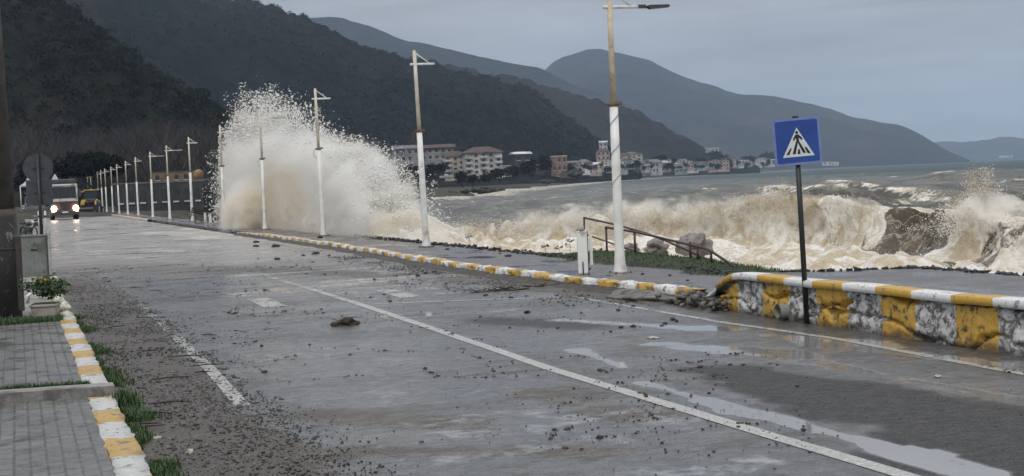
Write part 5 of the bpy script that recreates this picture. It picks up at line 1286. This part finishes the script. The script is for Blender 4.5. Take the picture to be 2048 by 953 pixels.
# droplets
def drops(N, mode):
    t = rng.uniform(cy_[0] if mode != 'high' else ty[0], ty[-1], N)
    hc_ = np.interp(t, cy_, cz_); ht = np.interp(t, ty, tz)
    if mode == 'skin':
        f = rng.beta(2.2, 1.3, N); zq = -.5 + (hc_ + .5) * f * 1.04; xw = rng.uniform(-1, 1, N) ** 1 * (2.3 - 1.2 * f); xw = -np.abs(xw) - .2
        x_ = XS + xw
    elif mode == 'rim':
        e_ = rng.exponential(.07, N) - .14 + .22 * (fbm(t * .55, t * 0, 401) - .5); zq = hc_ + (ht - hc_) * e_ * 2 + rng.normal(size=N) * .2; x_ = XS + rng.normal(size=N) * .6
    else:
        e_ = rng.beta(1.2, 1.9, N); zq = hc_ + (ht - hc_) * e_ * 1.08; x_ = XS + rng.normal(size=N) * .7
    lim = .1336 * t + .07 * np.maximum(zq, 0) + (fbm(zq * .8, t * .4, 404, 5) - .5) * 3.0 - .3; k_ = (x_ > lim + rng.exponential(.15, N)) | (t < 72); return np.stack([x_, t, zq], 1)[k_]
P1 = drops(140000, 'rim'); P2 = drops(80000, 'high')
J = []
for _ in range(150):
    t0 = rng.uniform(ty[0] + 5, ty[-1] - 2); h0 = float(np.interp(t0, cy_, cz_)) - .3; ht0 = float(np.interp(t0, ty, tz)); L_ = max(.5, (ht0 - h0)) * rng.uniform(.35, 1.15)
    n_ = int(60 + 70 * L_); f_ = rng.random(n_) ** 1.3; lean = rng.normal() * .35; w0 = .04 + .16 * f_
    J.append(np.stack([XS + rng.normal() * .5 + rng.normal(size=n_) * w0, t0 + lean * f_ * L_ + .25 * f_ ** 2 * L_ * rng.normal() + rng.normal(size=n_) * w0, h0 + f_ * L_], 1))
P2 = np.concatenate([P2] + J) if False else P2; PJ = np.concatenate(J); PJ = PJ[PJ[:, 0] > .1336 * PJ[:, 1] + .05 * PJ[:, 2] - .4]
# strings and clumps: keep where a fibrous noise is strong
fib = fbm(P2[:, 1] * 2.2 + P2[:, 2] * .9, P2[:, 2] * 1.5 - P2[:, 1] * .4, 303, 4); P2 = P2[fib > .56]
fib = fbm(P1[:, 1] * 1.8 + P1[:, 2] * .6, P1[:, 2] * 1.6, 307, 4); P1 = P1[fib > .49]
P3_ = drops(40000, 'skin'); fib = fbm(P3_[:, 1] * .7, P3_[:, 2] * .9, 311, 4); P3_ = P3_[fib > .50]
P4 = np.array([onx(u, v, XS) for u, v in zip(rng.normal(440, 14, 2500), rng.uniform(300, 470, 2500))])
P4 = P4[rng.random(len(P4)) < .5] + rng.normal(size=(1, 3)) * 0
Pd = np.concatenate([P1, P2, P4, PJ]) - np.array([XS, 66, 0])
sz = np.concatenate([rng.gamma(1.5, .013, len(P1)).clip(.007, .055), rng.gamma(1.5, .014, len(P2)).clip(.008, .08), rng.gamma(1.5, .012, len(P4)).clip(.008, .05), rng.gamma(1.5, .013, len(PJ)).clip(.007, .05)])
sz = sz * (Pd[:, 1] + 66) / 85
o = clods('spray_drops', Pd, sz, None, M['spray_white'], 1, None, None, el=1.8); o.parent = splash
o = clods('foam_flecks', P3_ - np.array([XS, 66, 0]), rng.gamma(1.6, .010, len(P3_)).clip(.006, .035), None, M['spray'], 1, None, None); o.parent = splash

# drifting mist: real volume inside a lumpy closed hull
mist = NT('mist'); mist.t.nodes.remove(mist.b)
_sp = mist.n('ShaderNodeSeparateXYZ'); mist.l(mist.P(), _sp.inputs[0])
def spx_z(): return _sp.outputs[2]
pv = mist.n('ShaderNodeVolumePrincipled'); mist.l(pv.outputs[0], mist.out.inputs['Volume'])
pcol = mist.mix(mist.ma('MULTIPLY', mist.mr(mist.noise(.24, 7, .72, dist=.6), .50, .66), mist.mr(spx_z(), .6, 4.2, 1, 0)), (.998, .985, .95), (.95, .88, .74)); 
_q = onx(565, 405, 12.8)
_g = mist.ma('POWER', mist.ma('DIVIDE', mist.ma('SUBTRACT', _sp.outputs[1], float(_q[1])), 8.0), 2.0); _g2 = mist.ma('POWER', mist.ma('DIVIDE', mist.ma('SUBTRACT', _sp.outputs[2], float(_q[2])), 1.9), 2.0)
patch = mist.ma('MULTIPLY', mist.mr(mist.ma('ADD', _g, _g2), 1.5, .1), mist.mr(mist.noise(.8, 8, .74, dist=.8), .42, .58))
pcol = mist.mix(patch, pcol, (.95, .86, .70)); mist.l(pcol, pv.inputs['Color']); pv.inputs['Anisotropy'].default_value = 0.2
spx = mist.n('ShaderNodeSeparateXYZ'); mist.l(mist.P(), spx.inputs[0])
fc = mist.n('ShaderNodeFloatCurve'); cu = fc.mapping.curves[0]
Y0, Y1, ZM = 42.0, 112.0, 11.0
mist.l(mist.mr(spx.outputs[1], Y0, Y1, 0, 1, False), fc.inputs['Value'])
pts = [(float((a - Y0) / (Y1 - Y0)), float(max(0, c) / ZM)) for a, c in zip(cy_, cz_) if Y0 < a < Y1]
while len(cu.points) > 2: cu.points.remove(cu.points[-1])
cu.points[0].location = (0, 0); cu.points[1].location = (1, 0)
for a, c in pts: cu.points.new(a, c)
fc.mapping.update()
hgt = mist.ma('MULTIPLY', fc.outputs[0], ZM)
nz = mist.noise(.42, 6, .62); nz2 = mist.noise(1.6, 4, .6)
dz = mist.ma('ADD', mist.ma('SUBTRACT', mist.ma('ADD', hgt, .15), spx.outputs[2]), mist.ma('MULTIPLY', mist.ma('SUBTRACT', nz, .5), 3.6))
dz = mist.ma('ADD', dz, mist.ma('MULTIPLY', mist.ma('SUBTRACT', mist.noise(1.1, 7, .72, dist=.5), .5), 3.0))
vert = mist.mr(dz, -.3, .8)
spill = mist.ma('MULTIPLY', mist.mr(spx.outputs[1], 76.5, 80), mist.mr(spx.outputs[1], 92, 86))
spill = mist.ma('MULTIPLY', spill, mist.mr(spx.outputs[2], 3.2, .2))
offx = mist.ma('SUBTRACT', spx.outputs[0], XS)
lat = mist.ma('MULTIPLY', mist.mr(offx, mist.ma('SUBTRACT', -2.0, mist.ma('MULTIPLY', spill, 3.8)), mist.ma('SUBTRACT', -.9, mist.ma('MULTIPLY', spill, 3.4))), mist.mr(offx, 1.5, .2))
dens0 = mist.ma('MULTIPLY', mist.ma('MULTIPLY', vert, lat), mist.mr(nz2, .36, .62, .10, 1.7)); dens = mist.ma('MULTIPLY', dens0, mist.mr(mist.ma('ADD', mist.ma('SUBTRACT', spx.outputs[0], mist.ma('MULTIPLY', spx.outputs[1], .1336)), mist.ma('SUBTRACT', mist.ma('ADD', mist.ma('MULTIPLY', mist.ma('SUBTRACT', nz, .5), 2.6), mist.ma('MULTIPLY', mist.ma('SUBTRACT', nz2, .5), 1.6)), mist.ma('MULTIPLY', spx.outputs[2], .07))), -.1, 1.3))
mist.l(mist.ma('MULTIPLY', dens, 3.2), pv.inputs['Density'])
mist.m.cycles.volume_step_rate = .12
b = MB(); hull = []
for t in np.linspace(ty[0] + .5, ty[-1] - .3, 30):
    h = float(np.interp(t, ty, tz)) ; h = max(h, .3)
    hull.append([b.bm.verts.new((math.cos(a) * (3.1 if math.cos(a) > 0 else 3.1 + 3.9 * float(ss(60, 66, t))), t - 66, -1.0 + (h + 1.6) * math.sin(a) ** .6)) for a in np.linspace(0, math.pi, 15)])
for A, Bq in zip(hull, hull[1:]):
    for k in range(14): b.bm.faces.new((A[k], A[k + 1], Bq[k + 1], Bq[k]))
    b.bm.faces.new((A[14], A[0], Bq[0], Bq[14]))
b.bm.faces.new(hull[0]); b.bm.faces.new(hull[-1][::-1]); b.build('mist', mist.m, splash)

cmist = NT('crest_mist'); cmist.t.nodes.remove(cmist.b); pvc = cmist.n('ShaderNodeVolumePrincipled'); cmist.l(pvc.outputs[0], cmist.out.inputs['Volume'])
pvc.inputs['Color'].default_value = (.995, .965, .90, 1)
_s2 = cmist.n('ShaderNodeSeparateXYZ'); cmist.l(cmist.P(), _s2.inputs[0])
cmist.l(cmist.ma('MULTIPLY', cmist.mr(cmist.noise(.9, 7, .7, dist=.5), .46, .66), cmist.ma('MULTIPLY', cmist.mr(_s2.outputs[2], 1.35, .2), 2.2)), pvc.inputs['Density'])
cmist.m.cycles.volume_step_rate = .15
def crest_hull(pts, name, label):
    b = MB(); hull = []; pts = np.array(pts, float); tt_ = np.linspace(0, len(pts) - 1, 34)
    for t in tt_:
        i = min(int(t), len(pts) - 2); p = pts[i] + (pts[i + 1] - pts[i]) * (t - i); d = pts[i + 1] - pts[i]; d /= np.linalg.norm(d); nn = np.array([d[1], -d[0]]); e_ = math.sin(math.pi * (t + .15) / (len(pts) - 1 + .3)) ** .3
        hull.append([b.bm.verts.new((p[0] - .6 + nn[0] * math.cos(a) * 1.15 * e_, p[1] + nn[1] * math.cos(a) * 1.15 * e_, -.1 + (1.1 if math.sin(a) > 0 else .5) * math.sin(a) * e_)) for a in np.linspace(0, 2 * math.pi, 13)[:-1]])
    for A, Bq in zip(hull, hull[1:]):
        for k in range(12): b.bm.faces.new((A[k], A[(k + 1) % 12], Bq[(k + 1) % 12], Bq[k]))
    b.bm.faces.new(hull[0]); b.bm.faces.new(hull[-1][::-1]); o = b.build(name, cmist.m); tag(o, label, kind='stuff')
crest_hull([(36.0, 54.6), (35.6, 57), (33.8, 64), (31, 71), (27.0, 76.5)], 'sea_mist', 'soft spray hanging over the long cream breaker')

crest_hull([(q_ - .3, r_) for q_, r_ in [(33.5, 41.8), (34.0, 43.6), (34.6, 45.6)]], 'sea_mist', 'soft burst of spray at the right end of the breaker')

# ================================================================== DEBRIS
GR = 'dark stones strewn over the wet road'
protos = []
for k in range(5):
    b = MB(); b.blob((0, 0, .35), (1, .75, .55), 2, .4, k + 30, fq=1.6); protos.append(b)
pm = []
for k, b in enumerate(protos):
    o = b.build('stone', M['stone']); pm.append(o.data); bpy.data.objects.remove(o)
def stone(px, sz, label='dark broken stone lying on the wet road', grp=GR, mat=None, name='stone'):
    q = gnd(*px, 0.0); o = bpy.data.objects.new(name, pm[rnd.randrange(5)]); link(o)
    s = sz * (q @ nF) / F; o.scale = (s / 2, s / 2, s / 2 * rnd.uniform(.6, .95)); o.location = (q[0], q[1], .0); o.rotation_euler = (0, 0, rnd.random() * 6)
    tag(o, label, 'stone', grp)
    if mat: o.material_slots[0].link = 'OBJECT'; o.material_slots[0].material = mat
    return o
stone((530, 746), 12, 'dark blocky stone alone left of the middle of the near lane', None)
stone((850, 739), 11, 'dark stone alone in the middle of the near lane', None)
stone((1055, 627), 17, 'largest dark stone in the water of the far lane', None)
stone((905, 669), 12, 'dark stone touching the white centre line', None)
stone((1607, 861), 14, 'dark stone in the long puddle beside the centre line', None)
stone((1306, 677), 30, 'flat white fragment lying in the far lane', None, M['stone_pale']).scale.z *= .3
stone((1875, 754), 14, 'white pebble near the right edge line', None, M['stone_pale'])
stone((381, 908), 22, 'pale stone on the gravel in the left foreground', None, M['stone_pale'])
stone((316, 878), 13, 'white stone in the grass of the left gutter', None, M['stone_pale'])
stone((2015 - 420, 773), 9, 'small stone on the dry asphalt patch', None)
b = MB(); b.blob((0, 0, .03), (.16, .09, .07), 3, .5, 3)
for k in range(10): a = rnd.random() * 6; b.tube([(0, 0, .05), (math.cos(a) * .2, math.sin(a) * .12, .07 + rnd.random() * .05)], .006, 4)
o = b.build('driftwood', M['debris_wood']); o.location = tuple(gnd(690, 652)); tag(o, 'brown clump of weed and driftwood in the near lane', 'driftwood')
b = MB(); b.blob((0, 0, .0), (.5, .10, .03), 3, .5, 5)
for k in range(40): a = rnd.uniform(-.9, .9); b.tube([(a, rnd.uniform(-.1, .1), .03), (a + rnd.uniform(-.3, .3), rnd.uniform(-.2, .2), .05 + rnd.random() * .06)], .007, 4)
o = b.build('driftwood', M['debris_wood']); o.location = tuple(gnd(1010, 582)); tag(o, 'long dark drift line of twigs in the far lane near the kerb', 'driftwood')
pxs = [(1345, 641, 20), (1352, 644, 12), (1330, 648, 12), (1322, 652, 10), (1243, 656, 13), (1268, 654, 14), (1238, 622, 12), (1265, 614, 12), (1020, 597, 12), (970, 592, 12), (1005, 596, 8), (1165, 627, 8), (1175, 592, 9), (1115, 592, 9), (1128, 634, 6), (1075, 663, 6), (1220, 664, 8), (555, 520, 14), (515, 519, 8), (512, 494, 16), (510, 486, 14), (550, 495, 18), (630, 509, 20), (605, 512, 10), (790, 553, 12), (835, 553, 14), (850, 548, 14), (868, 545, 10), (627, 525, 8), (750, 560, 8), (806, 536, 6), (650, 550, 8), (540, 536, 8), (770, 590, 10), (1605, 860, 10), (1618, 905, 10), (1325, 855, 7), (1312, 858, 6), (1350, 866, 6), (1250, 868, 5), (1540, 890, 7), (1416, 842, 7), (427, 862, 22), (430, 868, 14), (410, 935, 14), (842, 885, 12), (590, 712, 8), (470, 668, 7), (522, 693, 10), (280, 697, 10), (1250, 598, 8), (880, 517, 8), (1000, 520, 7), (660, 512, 8)]
for u, v, s in pxs: stone((u + rnd.uniform(-2, 2), v), s * .85)
cnt = 0
while cnt < 150:
    r = rnd.random()
    if r < .35: u, v = rnd.uniform(480, 1300), rnd.uniform(520, 680)
    elif r < .65: u, v = rnd.uniform(130, 620), rnd.uniform(560, 950)
    elif r < .80: u, v = rnd.gauss(1300, 160), rnd.gauss(850, 45)
    else: u, v = rnd.uniform(1350, 2048), rnd.uniform(740, 950)
    q = gnd(u, v)
    if not (1.0 < q[0] < 9.9) or v > 952 or v < 480: continue
    cnt += 1; stone((u, v), rnd.choice([3, 4, 4, 5, 6, 8]) * (1 if v < 700 else 1.1))
# gravel too small and many to count
P = []
for _ in range(26000):
    r = rnd.random()
    if r < .50: p = (rnd.uniform(.9, 2.3) + abs(rnd.gauss(0, .25)), rnd.uniform(10, 30))
    elif r < .53: p = (rnd.gauss(5.0, .8), rnd.uniform(9.5, 15))
    elif r < .85: p = (rnd.uniform(2, 9.8), rnd.uniform(20, 45))
    else: p = (rnd.gauss(9.5, .35), rnd.uniform(21, 60))
    if p[0] < .9 or p[0] > 9.95: continue
    if rnd.random() < .0: continue
    P.append((*p, .006))
P = np.array(P); keep = fbm(P[:, 0] * 1.2, P[:, 1] * .9, 77, 4) > .44; P = P[keep]
W_ = np.stack([rng.uniform(1, 9.9, 420000), rng.uniform(10.5, 46, 420000)], 1)
wl = np.minimum(np.abs(fbm(W_[:, 0] * .32, W_[:, 1] * .42, 141, 5) - .5), np.abs(fbm(W_[:, 0] * .5, W_[:, 1] * .3, 145, 5) - .47)); W_ = W_[(wl < .0028) & (vn(W_[:, 0] * .6, W_[:, 1] * .5, 149) > .46 + .22 * ((W_[:, 0] > 5.8) & (W_[:, 1] < 22)))]
drift = np.stack([rng.normal(9.3, .5, 9000), rng.uniform(22, 44, 9000)], 1); drift = drift[(drift[:, 0] < 9.9) & (fbm(drift[:, 0] * 1.5, drift[:, 1] * .8, 151, 4) > .50)]
W_ = np.concatenate([W_, drift]); W3 = np.concatenate([W_, np.full((len(W_), 1), .006)], 1)
clods('gravel', W3, rng.gamma(1.3, .0058, len(W3)).clip(.003, .045), None, M['rubble_dark'], .6, 'wash lines of dark grit left by the waves across the road')
clods('gravel', P, np.where(P[:, 0] > 2.3, .68, 1) * rng.gamma(1.8, .0050, len(P)).clip(.004, .03), None, M['stone'], .7, 'scattered gravel over the road')
P = np.array([(rnd.uniform(.95, 2.2), rnd.uniform(10, 40), .008) for _ in range(2600)]); clods('gravel', P, rng.gamma(2, .007, len(P)).clip(.005, .04), None, M['rubble'], .6, 'grey brown grit on the left verge')
# sticks and flat litter on the verge
for i in range(26):
    u, v = rnd.uniform(190, 420), rnd.uniform(540, 880); q = gnd(u, v)
    if q[0] < .95: continue
    L = rnd.uniform(.12, .5); b = MB(); b.tube([(-L / 2, 0, 0), (0, rnd.uniform(-.03, .03), .01), (L / 2, 0, 0)], [.006, .010, .005], 5)
    o = b.build('stick', M['debris_wood']); o.location = (q[0], q[1], .025); o.rotation_euler = (0, 0, rnd.gauss(-.3, .5)); tag(o, 'short dark stick on the gravel of the left verge', 'stick', 'sticks littering the left verge')
# stones on the promenade
for u, v, s in [(895, 500, 10), (1017, 514, 12), (1060, 505, 7), (1000, 508, 7), (1285, 550, 9), (1340, 552, 9), (1375, 562, 8), (735, 474, 8), (760, 480, 7), (640, 476, 10)]:
    q = gnd(u, v, .15); o = stone((u, v), s, 'dark stone washed up on the promenade', 'stones washed up on the promenade'); o.location = tuple(q)

# ================================================================== AIR
hz = NT('haze_air'); hz.t.nodes.remove(hz.b); pvv = hz.n('ShaderNodeVolumePrincipled'); hz.l(pvv.outputs[0], hz.out.inputs['Volume'])
pvv.inputs['Color'].default_value = (.64, .80, 1.0, 1); pvv.inputs['Density'].default_value = .00009; pvv.inputs['Anisotropy'].default_value = .0
b = MB(); b.box((3500, 4800, 258.2), (13000, 10600, 523.6)); hzo = b.build('haze', hz.m); tag(hzo, 'thin bluish rain haze filling the bay', kind='stuff')
hzo.display_type = 'WIRE'
